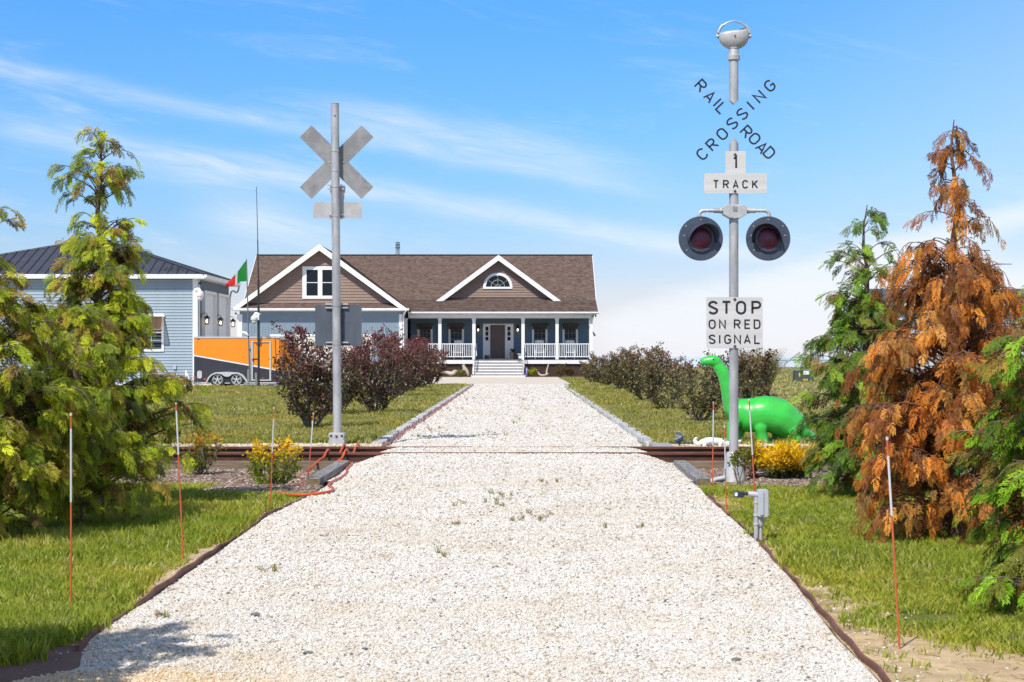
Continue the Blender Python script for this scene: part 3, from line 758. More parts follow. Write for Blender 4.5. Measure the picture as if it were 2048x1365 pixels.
# ------------------------------------------------------------------ stroke lettering
def arcp(cx, cz, rx, rz, a0, a1, n=10): return [(cx + rx * math.cos(R(a0 + (a1 - a0) * i / n)), cz + rz * math.sin(R(a0 + (a1 - a0) * i / n))) for i in range(n + 1)]
def glyph(ch):
    w = .62; h = w / 2
    G = {
     'A': (w, [([(0, 0), (h, 1), (w, 0)], 0), ([(.115, .30), (w - .115, .30)], 0)]),
     'C': (w, [(arcp(h, 1 - h, h, h, 20, 180) + arcp(h, h, h, h, 180, 340), 0)]),
     'D': (w, [([(0, 0), (0, 1), (w - .30, 1)] + arcp(w - .30, .70, .30, .30, 90, 0, 6)[1:] + arcp(w - .30, .30, .30, .30, 0, -90, 6) + [(0, 0)], 0)]),
     'E': (w - .06, [([(w - .06, 1), (0, 1), (0, 0), (w - .06, 0)], 0), ([(0, .51), (w - .16, .51)], 0)]),
     'G': (w, [(arcp(h, 1 - h, h, h, 25, 180) + arcp(h, h, h, h, 180, 360) + [(w, .46), (h + .02, .46)], 0)]),
     'I': (.0, [([(0, 0), (0, 1)], 0)]),
     'K': (w, [([(0, 0), (0, 1)], 0), ([(w - .02, 1), (.02, .40)], 0), ([(.20, .58), (w, 0)], 0)]),
     'L': (w - .08, [([(0, 1), (0, 0), (w - .08, 0)], 0)]),
     'N': (w, [([(0, 0), (0, 1), (w, 0), (w, 1)], 0)]),
     'O': (w + .03, [(arcp(h + .015, 1 - h, h + .015, h, 0, 180) + arcp(h + .015, h, h + .015, h, 180, 360), 1)]),
     'P': (w, [([(0, 0), (0, 1), (w - .26, 1)] + arcp(w - .26, .74, .26, .26, 90, -90, 8)[1:] + [(0, .48)], 0)]),
     'R': (w, [([(0, 0), (0, 1), (w - .26, 1)] + arcp(w - .26, .75, .26, .25, 90, -90, 8)[1:] + [(0, .50)], 0), ([(w - .34, .49), (w, 0)], 0)]),
     'S': (w, [(arcp(h, .745, h, .255, 20, 200, 8) + [(h * .75, .545), (h * 1.3, .455)] + arcp(h, .255, h, .255, 20, -160, 8), 0)]),
     'T': (w, [([(0, 1), (w, 1)], 0), ([(h, 1), (h, 0)], 0)]),
     '1': (.18, [([(0, .80), (.16, 1), (.16, 0)], 0)]),
     '4': (.5, [([(.36, 0), (.36, 1), (0, .3), (.5, .3)], 0)]),
     '8': (.5, [(arcp(.25, .76, .22, .24, 0, 360, 12), 0), (arcp(.25, .27, .25, .27, 0, 360, 12), 0)]),
    }
    return G[ch]
def letter(ch, c, size, t, parent, mat=BLACKP, ang=0.0, depth=.004, name='letter', wk=1.0):
    """c: centre in world; letter in the x,z plane facing -y"""
    w, strokes = glyph(ch); b = MB(); ca, sa = math.cos(ang), math.sin(ang)
    for k, (P, closed) in enumerate(strokes):
        P = [Vector(((x - w / 2) * size * wk, (z - .5) * (size - t))) for x, z in P]
        Q = [P[0]]
        for p in P[1:]:
            if (p - Q[-1]).length > 1e-5: Q.append(p)
        if closed and (Q[0] - Q[-1]).length < 1e-5: Q.pop()
        n = len(Q); L = []; Rr = []
        for i in range(n):
            a = Q[i - 1] if (i or closed) else None; c2 = Q[(i + 1) % n] if (i < n - 1 or closed) else None
            d1 = (Q[i] - a).normalized() if a is not None else None; d2 = (c2 - Q[i]).normalized() if c2 is not None else None
            if d1 is None: d1 = d2
            if d2 is None: d2 = d1
            n1 = Vector((-d1.y, d1.x)); n2 = Vector((-d2.y, d2.x)); m_ = (n1 + n2)
            m_ = m_.normalized() if m_.length > 1e-3 else n1
            sc = min(1 / max(m_.dot(n1), .35), 2.2) * t / 2
            L.append(Q[i] + m_ * sc); Rr.append(Q[i] - m_ * sc)
        y0, y1 = -depth - k * .0006, k * .0006
        def T(p, y): return (c[0] + p.x * ca - p.y * sa, c[1] + y, c[2] + p.x * sa + p.y * ca)
        vs = [];
        for i in range(n): vs += [T(L[i], y0), T(Rr[i], y0), T(Rr[i], y1), T(L[i], y1)]
        fs = []
        for i in range(n if closed else n - 1):
            j = (i + 1) % n
            for q_ in range(4): fs.append((i * 4 + q_, i * 4 + (q_ + 1) % 4, j * 4 + (q_ + 1) % 4, j * 4 + q_))
        if not closed: fs += [(0, 1, 2, 3), (n * 4 - 4, n * 4 - 3, n * 4 - 2, n * 4 - 1)]
        b.add(vs, fs)
    return b.build(name, mat, parent)

def rrect(x0, x1, z0, z1, r, n=5):
    P = []
    for cx, cz, a in ((x1 - r, z1 - r, 0), (x0 + r, z1 - r, 90), (x0 + r, z0 + r, 180), (x1 - r, z0 + r, 270)):
        P += arcp(cx, cz, r, r, a, a + 90, n)
    return P

# ------------------------------------------------------------------ the lit-up crossing signal on the right (facing the camera)
def signal():
    D = 19.2; s = F / D
    X = lambda px: (px - CX) / s
    Z = lambda py: EYE + (HY - py) / s
    root = thing('crossing_signal', (X(1467.5), D, -.15), 'railroad crossing signal post with red lights and STOP ON RED SIGNAL sign', 'crossing signal')
    xc = X(1467.5); r = .0515
    MB().tube([(xc, D, -.06), (xc, D, Z(290))], r, 24).build('pole', GALV, root, smooth=True)
    # pointed pole ends above and below the open centre of the X
    def cut(z0, z1, ztip, name):
        n = 24; vs = []; fs = []
        for k in range(n):
            a = 2 * math.pi * k / n; x, y = r * math.cos(a), r * math.sin(a); vs.append((xc + x, D + y, z0))
        for k in range(n):
            a = 2 * math.pi * k / n; x, y = r * math.cos(a), r * math.sin(a); vs.append((xc + x, D + y, z1 + (ztip - z1) * (1 - abs(x) / r)))
        for k in range(n): fs.append((k, (k + 1) % n, (k + 1) % n + n, k + n))
        fs += [tuple(range(n))]; vs.append((xc, D, ztip)); fs += [(k + n, (k + 1) % n + n, 2 * n) for k in range(n)]
        MB().add(vs, fs).build(name, GALV, root, smooth=True)
    cut(Z(290), Z(289.5) + .001, Z(274.5), 'pole_tip')
    cut(Z(118), Z(201), Z(209.5), 'upper_pole')
    MB().lathe((xc, D, 0), [(.052, Z(121)), (.068, Z(120.5)), (.070, Z(112)), (.058, Z(110)), (.052, Z(99)), (.058, Z(98)), (.058, Z(96.5))], 24).build('pole_collar', CAST, root, smooth=True)
    # bell bowl with open hoop
    zc = Z(73); rb = .168; nb = 28; vs = []; fs = []
    rows = 12
    for j in range(rows + 1):
        for k in range(nb):
            a = 2 * math.pi * k / nb
            top = R(22 + 15 * math.cos(a - R(8)) + 5 * math.sin(2 * a))
            t = R(-90) + (top - R(-90)) * j / rows
            vs.append((xc + rb * math.cos(t) * math.cos(a), D + .55 * rb * math.cos(t) * math.sin(a), zc + rb * .88 * math.sin(t)))
    for j in range(rows):
        for k in range(nb): fs.append((j * nb + k, j * nb + (k + 1) % nb, (j + 1) * nb + (k + 1) % nb, (j + 1) * nb + k))
    bo = MB().add(vs, fs).build('bell_bowl', CAST, root, smooth=True)
    m_ = bo.modifiers.new('thick', 'SOLIDIFY'); m_.thickness = .008
    hoop = [(xc + (rb + .004) * math.cos(R(a)), D, zc + (rb * .97) * math.sin(R(a))) for a in range(-8, 189, 7)]
    MB().tube(hoop, .0085, 8).build('hoop', GALV, root, smooth=True)
    for sx in (-1, 1):
        MB().tube([(xc + sx * (rb + .006) * math.cos(R(a)), D - .012, zc + rb * 1.0 * math.sin(R(a))) for a in range(12, 50, 6)], .016, 8).build('hoop_clamp', CAST, root, smooth=True)
        MB().lathe((xc + sx * (rb + .012), D, zc), [(.022, -.012), (.024, 0), (.018, .012), (.008, .016)] if sx > 0 else [(.008, -.016), (.018, -.012), (.024, 0), (.022, .012)], 10, 'x').build('hoop_bolt', CAST, root, smooth=True)
    MB().lathe((xc, D - .55 * rb - .002, zc - .008), [(.002, -.016), (.009, -.012), (.010, .0), (.006, .01)], 10, 'y').build('clapper_pin', BOLT, root, smooth=True)
    # crossbuck lettering, laid along the two diagonals of the X
    yl = D - .062
    for ch, px, py in zip('RAILROAD', (1400.6, 1418.5, 1433, 1442.5, 1491.4, 1507.7, 1522, 1537), (173.8, 195.4, 207, 218.5, 265.5, 279.4, 297, 307.7)):
        letter(ch, (X(px), yl, Z(py)), .135, .0195, root, ang=R(-46), depth=.006)
    for ch, px, py in zip('CROSSING', (1403, 1423, 1443, 1463, 1483, 1499.5, 1517, 1537.8), (310, 290.8, 270, 249, 230, 213.5, 195.4, 173.8)):
        letter(ch, (X(px), yl, Z(py)), .135, .0195, root, ang=R(44), depth=.006)
    # 1 TRACK sign (inverted T)
    x0, x1, x2, x3 = X(1407), X(1449.5), X(1490), X(1532); z0, z1, z2 = Z(388), Z(348), Z(304); q_ = .022
    P = arcp(x0 + q_, z0 + q_, q_, q_, 180, 270, 4) + arcp(x3 - q_, z0 + q_, q_, q_, 270, 360, 4) + arcp(x3 - q_, z1 - q_, q_, q_, 0, 90, 4) + [(x2, z1)] + arcp(x2 - q_ * .5, z2 - q_ * .5, q_ * .5, q_ * .5, 0, 90, 3) + arcp(x1 + q_ * .5, z2 - q_ * .5, q_ * .5, q_ * .5, 90, 180, 3) + [(x1, z1)] + arcp(x0 + q_, z1 - q_, q_, q_, 90, 180, 4)
    ys_ = D - .060
    sg = MB().prism(P, ys_, ys_ + .004).build('track_sign', SIGNW, root)
    letter('1', (X(1469), ys_ - .001, Z(326)), .145, .022, sg, depth=.002)
    for ch, px in zip('TRACK', (1430.5, 1450.5, 1470, 1489, 1508.5)): letter(ch, (X(px), ys_ - .001, Z(370)), .094, .0145, sg, depth=.002, wk=.88)
    for py in (310, 383): MB().lathe((xc + .004, ys_ - .006, Z(py)), [(.005, -.010), (.013, -.006), (.015, .0), (.015, .006)], 10, 'y').build('bolt', BOLT, sg, smooth=True)
    # STOP ON RED SIGNAL sign
    sg = MB().prism(rrect(X(1411.5), X(1524), Z(697), Z(595), .022), ys_, ys_ + .004).build('stop_sign', SIGNW, root)
    for ch, px in zip('STOP', (1425, 1451.5, 1480.5, 1511)): letter(ch, (X(px), ys_ - .001, Z(616)), .150, .023, sg, depth=.002, wk=.92)
    for ch, px in zip('ONRED', (1423, 1443.5, 1473, 1493.5, 1512.5)): letter(ch, (X(px), ys_ - .001, Z(649)), .104, .0155, sg, depth=.002, wk=.92)
    for ch, px in zip('SIGNAL', (1423, 1438, 1454, 1473.5, 1493, 1513)): letter(ch, (X(px), ys_ - .001, Z(679)), .104, .0155, sg, depth=.002, wk=.95)
    for py in (599, 692.5): MB().lathe((xc + .003, ys_ - .006, Z(py)), [(.005, -.010), (.014, -.006), (.016, .0), (.016, .006)], 10, 'y').build('bolt', BOLT, sg, smooth=True)
    for py in (309, 384, 601, 691): MB().lathe((xc, D, Z(py)), [(r + .001, -.012), (r + .005, -.011), (r + .005, .011), (r + .001, .012)], 24).build('clamp_band', GALV_DARK, root, smooth=True)
    # lamp bracket, arms and two flashing lights
    P = [(X(1449), Z(411)), (X(1487), Z(411)), (X(1492), Z(417)), (X(1492), Z(430)), (X(1480), Z(437)), (X(1468), Z(439)), (X(1457), Z(437)), (X(1445), Z(430)), (X(1445), Z(417))]
    bk = MB().prism(P, D - .085, D + .06).build('lamp_bracket', CAST, root, bevel=.006)
    P = rrect(X(1464), X(1473), Z(425), Z(415), .004, 2); MB().prism(P, D - .0885, D - .084).build('maker_plate', GALV_DARK, bk)
    for sx, xd, tilt in ((-1, 1400.8, 1), (1, 1535.2, -1)):
        xe = xd - sx * (-3.5 if sx < 0 else -3.5) * 0 + (-3 if sx < 0 else 3) * 0
        xb = X(1445 if sx < 0 else 1492); xo = X(xd) + sx * .018 * 0 + (-.012 if sx < 0 else .012)
        zt = Z(422)
        arm = smoothpath([(xb, D - .02, zt), (xo - sx * .10, D - .02, zt), (xo - sx * .03, D - .02, zt - .004), (xo, D - .02, zt - .032), (xo, D - .02, Z(436))], 5)
        MB().tube(arm, .020, 12).build('lamp_arm', CAST, root, smooth=True)
        MB().cyl((xb + sx * .005, D - .02, zt), (xb + sx * .10, D - .02, zt), .027).build('arm_sleeve', GALV, root, smooth=True)
        MB().cyl((xb + sx * .012, D - .02, zt), (xb + sx * .034, D - .02, zt), .033).build('arm_flange', CAST, root, smooth=True)
        MB().cyl((xo - sx * .085, D - .02, zt - .02), (xo - sx * .085, D - .02, zt + .046), .016, .005, 8).build('arm_screw', CAST, root, smooth=True)
        lx, lz = X(xd), Z(478); yd = D - .04
        n = 36; rd = .244
        head = MB().lathe((lx, yd, lz), [(rd - .006, .012), (rd, .008), (rd, -.002), (rd - .004, -.006), (.142, -.006)], n, 'y').build('target_plate', NAVY, root, smooth=True)
        MB().lathe((lx, yd, lz), [(.142, -.030), (.149, -.028), (.150, -.0065), (.142, -.0065)], n, 'y').build('lens_ring', NAVY, head, smooth=True)
        MB().lathe((lx, yd, lz), [(.001, -.052), (.05, -.049), (.095, -.040), (.128, -.026), (.1415, -.012)], n, 'y').build('red_lens', REDLENS, head, smooth=True)
        MB().lathe((lx, yd, lz), [(.15, .013), (.135, .09), (.08, .14), (.02, .15)], 20, 'y').build('lamp_housing', BLACK, head, smooth=True)
        # hood, turned slightly towards the pole
        vs = []; fs = []; na = 22; a0, a1 = (-14, 196)
        for t in range(5):
            for i in range(na + 1):
                a = R(a0 + (a1 - a0) * i / na); f = t / 4
                lift = math.sin((i / na) * math.pi) ** .7
                dep = .21 * (.10 + .90 * lift) * f; rr = .152 + .012 * f
                dx = tilt * .055 * f * (.3 + .7 * lift)
                vs.append((lx + rr * math.cos(a) + dx, yd - .0065 - dep, lz + rr * math.sin(a) - .010 * f))
        for t in range(4):
            for i in range(na): fs.append((t * (na + 1) + i, t * (na + 1) + i + 1, (t + 1) * (na + 1) + i + 1, (t + 1) * (na + 1) + i))
        hd = MB().add(vs, fs).build('hood', NAVY, head, smooth=True)
        m_ = hd.modifiers.new('thick', 'SOLIDIFY'); m_.thickness = .003
        for a, rr in ((90, .205), (140, .21), (40, .21), (-140, .20), (-40, .20), (170, .185), (10, .185)):
            MB().lathe((lx + rr * math.cos(R(a)), yd - .0065, lz + rr * math.sin(R(a))), [(.001, -.006), (.0055, -.004), (.0065, .0)], 8, 'y').build('screw', ALU, head)
    # cast base and conduit foot
    MB().lathe((xc, D, 0), [(.145, -.165), (.14, -.10), (.115, -.03), (.10, .10), (.088, .17), (.075, .20), (.0525, .205)], 20).build('cast_base', CAST, root, smooth=True)
    MB().tube(smoothpath([(xc - .10, D - .08, -.075), (xc - .22, D - .10, -.10), (xc - .31, D - .12, -.135), (xc - .33, D - .12, -.19)], 5), .026, 10).build('conduit_elbow', PVC, root, smooth=True)
    MB().bx(xc - .20, xc - .13, D - .14, D - .05, -.17, -.10).build('junction_box', BLACK, root, bevel=.006)
    for dx in (-.07, .03): MB().lathe((xc + dx, D - .105, .09), [(.004, -.014), (.014, -.010), (.016, 0)], 8, 'y').build('bolt', BOLT, root)
signal()

# ------------------------------------------------------------------ the left sign post, seen from behind
def backsign():
    D = 24.6; s = F / D
    X = lambda px: (px - CX) / s
    Z = lambda py: EYE + (HY - py) / s
    root = thing('crossing_sign', (X(674), D, 0), 'tall galvanised post with crossbuck and signs seen from the back', 'sign post')
    r = .060
    MB().tube([(X(675), D, Z(872)), (X(669.7), D, Z(208))], [r, r * .97], 24).build('pole', GALV, root, smooth=True)
    MB().lathe((X(669.7), D, Z(207.6)), [(r, -.006), (r * 1.02, 0), (r * .8, .006), (.02, .008)], 24).build('pole_cap', GALV, root, smooth=True)
    MB().lathe((X(670.5), D - r, Z(233)), [(.01, -.003), (.014, 0)], 6, 'y').build('rust_mark', BOLT, root)
    yb = D + r + .012
    cx, cz = X(672), Z(323.5)
    for k, a in enumerate((45, -45)):
        M_ = Matrix.Rotation(R(a), 3, 'Y')
        b = MB().box((cx, yb + k * .006, cz), (1.235, .004, .238), M_)
        b.build('crossbuck_blade', GALV_DARK, root, bevel=.0015)
    for dx in (-.10, .10): MB().lathe((cx + dx, yb - .006, cz), [(.001, -.008), (.010, -.004), (.011, 0)], 8, 'y').build('bolt', ALU, root)
    # back of the inverted-T sign
    x0, x1, x2, x3 = X(625), X(659), X(690), X(723); z0, z1, z2 = Z(436), Z(404), Z(372); q_ = .02
    P = [(x0, z0), (x3, z0), (x3, z1), (x2 - .012, z1), (x2 + .004, z2 + .02), (x2, z2), (x1, z2), (x1 - .004, z2 + .02), (x1 + .012, z1), (x0, z1)]
    P = [(x0 + .006, z0), (x3 - .006, z0), (x3, z0 + .006), (x3, z1 - .006), (x3 - .006, z1), (x2 - .02, z1), (x2 - .008, z1 + .10), (x2, z2 - .02), (x2, z2), (x1, z2), (x1, z2 - .02), (x1 + .008, z1 + .10), (x1 + .02, z1), (x0 + .006, z1), (x0, z1 - .006), (x0, z0 + .006)]
    MB().prism(P, yb + .001, yb + .005).build('track_sign_back', ALU, root)
    MB().prism(rrect(X(629), X(722.5), Z(692), Z(611), .012, 3), yb + .001, yb + .005).build('stop_sign_back', SLATE, root)
    for py, wd in ((303, .068), (342, .068), (374, .12), (433, .10), (612, .16), (689, .16)):
        xx = X(675 - (872 - py) * .008)
        MB().lathe((xx, D, Z(py)), [(r + .0005, -.010), (r + .004, -.009), (r + .004, .009), (r + .0005, .010)], 24).build('clamp_band', GALV, root, smooth=True)
        if wd > .09:
            for dz in (-.026, .026):
                MB().bx(xx - wd, xx - r - .002, D + r - .02, D + r + .009, Z(py) + dz - .010, Z(py) + dz + .010).build('bracket', ALU, root)
                MB().bx(xx + r + .002, xx + wd, D + r - .02, D + r + .009, Z(py) + dz - .010, Z(py) + dz + .010).build('bracket', ALU, root)
    # breakaway base
    xb = X(674.5)
    P = [(xb - .115, -.045), (xb + .115, -.045), (xb + .112, .06), (xb + .095, .10), (xb + .112, .13), (xb + .112, .165), (xb + .095, .178), (xb - .095, .178), (xb - .112, .165), (xb - .112, .13), (xb - .095, .10), (xb - .112, .06)]
    MB().prism(P, D - .115, D + .115).build('base_casting', CAST, root, bevel=.008)
    for dx in (-.075, .0, .075): MB().lathe((xb + dx, D - .117, .138 + (.0 if dx else -.01)), [(.004, -.012), (.015, -.008), (.017, 0)], 8, 'y').build('bolt', BLACK, root)
backsign()

# ------------------------------------------------------------------ reflective driveway stakes
stake_spec = [
    ('orange and white reflective stake nearest the camera on the left lawn', (142, 1222), (142, 826), (858, 1005), None),
    ('orange and white stake by the left edging in front of the big green conifer', (367, 1128), (352, 806), (822, 910), None),
    ('orange and white stake by the left mulch bed near the yellow shrub', (540, 1022), (548, 814), (838, 905), None),
    ('thin orange and white stake behind the left timber inside the hose loop', (614, 988), (627, 826), (842, 895), 18.6),
    ('orange and white stake beside the right timber, leftmost on the right side', (1425, 995), (1427, 804), (820, 892), 17.6),
    ('short orange and white stake between the right timber and the signal post', (1453, 1036), (1449, 851), (878, 938), None),
    ('orange and white stake leaning past the grey conduit box', (1516, 1083), (1498, 798), (820, 910), None),
    ('orange and white stake on bare soil in the right foreground', (1800, 1302), (1774, 874), (912, 1032), None)]
for lb, b0, t0, (w0, w1), D in stake_spec:
    if D is None: D = 1.30 * F / (b0[1] - HY)
    p = W(b0[0], b0[1], D); q_ = W(t0[0], t0[1], D); p.z = float(H(p.x, p.y)) - .03
    root = thing('driveway_stake', p, lb, 'driveway marker', 'reflective stakes along the drive')
    def at(py):
        f = (b0[1] - py) / (b0[1] - t0[1]); return W(b0[0], b0[1], D).lerp(q_, f)
    rr = .0049 if D < 15 else .0062
    a_, b_ = at(w1), at(w0)
    MB().tube([p, a_], rr, 8).build('lower_shaft', STAKE_O, root)
    MB().tube([a_, b_], rr * 1.12, 8).build('reflective_band', STAKE_W, root)
    e = b_.lerp(q_, .82)
    MB().tube([b_, e], rr * 1.05, 8).build('upper_shaft', STAKE_O, root)
    MB().tube([e, q_], rr * 1.3, 8).build('cap', STAKE_W, root)

# ------------------------------------------------------------------ grey conduit post with sensor
D = 12.2; s = F / D
X = lambda px: (px - CX) / s
Z = lambda py: EYE + (HY - py) / s
root = thing('conduit_post', (X(1513), D, -.05), 'grey conduit post with junction box and black sensor beside the right edging', 'junction box')
MB().tube([(X(1512.5), D, -.08), (X(1512.5), D, Z(985))], .0165, 12).build('post', GALV, root, smooth=True)
MB().tube([(X(1521), D + .02, -.08), (X(1521), D + .02, Z(1040))], .015, 12).build('conduit', PVC, root, smooth=True)
MB().lathe((X(1521), D + .02, 0), [(.018, Z(1055)), (.026, Z(1052)), (.026, Z(1040)), (.020, Z(1036))], 14).build('conduit_coupling', PVC, root, smooth=True)
P = rrect(X(1515), X(1536), Z(1034), Z(979), .014, 4)
bx_ = MB().prism(P, D - .035, D + .045).build('junction_box', PVC, root, bevel=.005)
P = rrect(X(1518), X(1526), Z(1030), Z(983), .008, 3); MB().prism(P, D - .045, D - .034).build('cover', PVC, bx_, bevel=.003)
MB().tube([(X(1515.5), D, Z(990)), (X(1496), D, Z(988))], [.022, .019], 12).build('hub', PVC, root, smooth=True)
MB().tube([(X(1496.5), D, Z(988)), (X(1486), D, Z(988))], .012, 10).build('swivel', BLACK, root, smooth=True)
sn = MB().bx(X(1467), X(1487), D - .03, D + .03, Z(995), Z(983)).build('sensor_head', M('navy_plastic', (.02, .03, .06), rough=.35), root, bevel=.006)
MB().bx(X(1468.5), X(1474), D - .034, D - .029, Z(992), Z(985)).build('sensor_window', WHITE, sn)
for py in (1005, 1030, 1048): MB().lathe((X(1512.5), D, Z(py)), [(.0168, -.008), (.021, -.007), (.021, .007), (.0168, .008)], 12).build('strap', PVC, root, smooth=True)

# ------------------------------------------------------------------ green dinosaur statue
def loft(b, secs, n=20):
    """secs: (centre, half width across, half height); ring plane follows the path"""
    C = [Vector(c) for c, _, _ in secs]; rings = []
    for i, (c, rw, rh) in enumerate(secs):
        d = (C[min(i + 1, len(C) - 1)] - C[max(i - 1, 0)]).normalized()
        side = Vector((0, 1, 0)) - d * d.y; side.normalize(); up = side.cross(d)
        rings.append([C[i] + side * math.cos(2 * math.pi * k / n) * rw + up * math.sin(2 * math.pi * k / n) * rh for k in range(n)])
    vs = [p for q_ in rings for p in q_]; m_ = len(rings)
    fs = [(i * n + k, i * n + (k + 1) % n, (i + 1) * n + (k + 1) % n, (i + 1) * n + k) for i in range(m_ - 1) for k in range(n)]
    fs += [tuple(range(n)), tuple((m_ - 1) * n + k for k in range(n))]
    return b.add(vs, fs)
def resec(secs, n=4):
    P = smoothpath([c for c, _, _ in secs], n); out = []
    for i, p in enumerate(P):
        f = i / n; k = min(int(f), len(secs) - 2); t = f - k; t = t * t * (3 - 2 * t) if k < len(secs) - 1 else t
        out.append((p, secs[k][1] * (1 - t) + secs[k + 1][1] * t, secs[k][2] * (1 - t) + secs[k + 1][2] * t))
    return out
def ball(b, c, r, n=12):
    return b.lathe(c, [(r[0] * math.sin(math.pi * i / n) + .0005, -r[2] * math.cos(math.pi * i / n)) for i in range(n + 1)], n * 2) if r[0] == r[1] else b.lathe(c, [(r[0] * math.sin(math.pi * i / n) + .0005, -r[2] * math.cos(math.pi * i / n)) for i in range(n + 1)], n * 2)
def remesh_obj(b, name, mat, parent, vox, sm=6, loc=None):
    tmp = b.build(name + '_tmp', mat, parent)
    m_ = tmp.modifiers.new('r', 'REMESH'); m_.mode = 'VOXEL'; m_.voxel_size = vox
    m2 = tmp.modifiers.new('s', 'SMOOTH'); m2.factor = .6; m2.iterations = sm
    dg = bpy.context.evaluated_depsgraph_get(); me = bpy.data.meshes.new_from_object(tmp.evaluated_get(dg))
    bpy.data.objects.remove(tmp)
    me.polygons.foreach_set('use_smooth', [True] * len(me.polygons)); me.name = name
    if not me.materials: me.materials.append(mat)
    return obj(name, me, parent)
def dino():
    D = 25.1; s = F / D
    def p(px, py, dy=0): q_ = W(px, py, D); q_.y += dy; return q_
    k = 1 / s
    root = thing('dinosaur_statue', (W(1520, 893, D).x, D, .0), 'glossy green long-necked dinosaur statue behind the signal post', 'statue')
    b = MB()
    body = [(p(1463, 838, -.03), 14 * k, 20 * k), (p(1478, 830, -.01), 25 * k, 32 * k), (p(1503, 831), 32 * k, 34 * k), (p(1532, 828), 35 * k, 36 * k), (p(1557, 834), 36 * k, 36.5 * k), (p(1580, 849), 31 * k, 32 * k), (p(1600, 865, .04), 22 * k, 23 * k),
            (p(1619, 877, .09), 14 * k, 15 * k), (p(1636, 884, .16), 9 * k, 9.5 * k), (p(1657, 888, .25), 6 * k, 6 * k), (p(1680, 889.5, .34), 2.5 * k, 2.5 * k)]
    loft(b, resec(body), 26)
    neck = [(p(1480, 836, 0), 22 * k, 24 * k), (p(1467, 820, -.03), 19 * k, 20 * k), (p(1460, 800, -.05), 15 * k, 17 * k), (p(1455, 780, -.06), 12.5 * k, 14.5 * k), (p(1450, 760, -.06), 11.5 * k, 13 * k), (p(1443, 743, -.06), 11 * k, 12.5 * k), (p(1434, 730, -.06), 10.5 * k, 11.5 * k)]
    loft(b, resec(neck), 22)
    head = [(p(1437, 730, -.06), 9 * k, 10 * k), (p(1429, 723.5, -.06), 11.5 * k, 12 * k), (p(1420, 722.5, -.06), 11.5 * k, 11.2 * k), (p(1411, 723, -.06), 10 * k, 9.4 * k), (p(1404.5, 723, -.06), 8.5 * k, 8.0 * k), (p(1401, 722.5, -.06), 5.5 * k, 5.2 * k)]
    loft(b, resec(head), 20)
    for sy in (-1, 1):
        ball(b, p(1426, 717.5, -.06 + sy * 9.0 * k), (3.6 * k, 3.6 * k, 2.8 * k), 8)
    def leg(x0, y0, x1, y1, x2, dy, r0, r1, foot=1.0):
        loft(b, resec([(p(x0, y0, dy * .6), r0 * k, r0 * k), (p((x0 + x1) / 2, (y0 + y1) / 2, dy), r0 * .85 * k, r0 * .9 * k), (p(x1, y1, dy), r1 * k, r1 * k), (p(x2, 891, dy), r1 * 1.08 * k, r1 * 1.1 * k), (p(x2, 896, dy), r1 * 1.1 * k, r1 * 1.15 * k)]), 16)
        ball(b, p(x2 - 5, 892, dy), (r1 * 1.25 * k, r1 * 1.25 * k, 5 * k), 8)
    leg(1516, 838, 1521, 868, 1525, -.125, 16, 11.5)
    leg(1466, 846, 1460, 870, 1459, -.12, 13, 9)
    leg(1484, 848, 1481, 868, 1480, .12, 13, 9)
    leg(1584, 852, 1588, 872, 1592, -.12, 19, 11)
    leg(1560, 852, 1556, 872, 1558, .15, 17, 10)
    o = remesh_obj(b, 'body', DINO, root, .0105, 9)
    # mouth line and brow as thin raised creases
    for sy in (-1,):
        MB().tube(smoothpath([p(1404, 727.5, -.06 - 8.6 * k), p(1411, 730.5, -.06 - 10.2 * k), (p(1419, 730.0, -.06 - 11.6 * k)), p(1426, 727.5, -.06 - 11.6 * k)], 4), .0022, 6).build('mouth_line', M('dark_green_line', (.008, .16, .02), rough=.4), root)
        e = MB(); ball(e, p(1424.5, 718.6, -.06 - 12.0 * k), (1.5 * k, 1.5 * k, 1.2 * k), 8); e.build('eye', M('eye_green', (.01, .12, .02), rough=.2), root, smooth=True)
dino()
def gator():
    D = 24.35; k = D / F
    def p(px, py, dy=0): q_ = W(px, py, D); q_.y += dy; return q_
    root = thing('alligator_figure', (W(1430, 890, D).x, D, 0), 'white alligator garden figure with curled tail behind the rails', 'garden figure')
    b = MB()
    loft(b, resec([(p(1395.5, 876, .05), 1.5 * k, 1.5 * k), (p(1391, 879, .05), 3 * k, 3 * k), (p(1391, 885, .03), 4.5 * k, 4.2 * k), (p(1398, 889, .0), 5 * k, 5 * k), (p(1405, 885, -.02), 7 * k, 6.5 * k), (p(1415, 883, -.02), 10 * k, 8 * k), (p(1428, 883, 0), 11 * k, 8 * k), (p(1440, 885, 0), 10 * k, 7 * k), (p(1449, 888, 0), 7 * k, 6 * k),
                    (p(1457, 888, -.01), 6.5 * k, 5.5 * k), (p(1468, 886, -.02), 6 * k, 5 * k), (p(1476, 883.5, -.03), 4.5 * k, 3 * k), (p(1482, 881, -.03), 3 * k, 2 * k)]), 16)
    for px, dy in ((1409, -.07), (1440, -.07), (1409, .07), (1440, .07)):
        loft(b, [(p(px, 886, dy * .6), 4 * k, 4 * k), (p(px - 1, 892, dy), 3 * k, 3 * k), (p(px - 5, 893, dy * 1.2), 2.6 * k, 2.2 * k)], 10)
    for i in range(8): ball(b, p(1412 + i * 4.5, 876.5 + abs(i - 3) * .35, 0), (1.6 * k, 1.6 * k, 1.8 * k), 5)
    remesh_obj(b, 'body', STONEW, root, .006, 3)
gator()
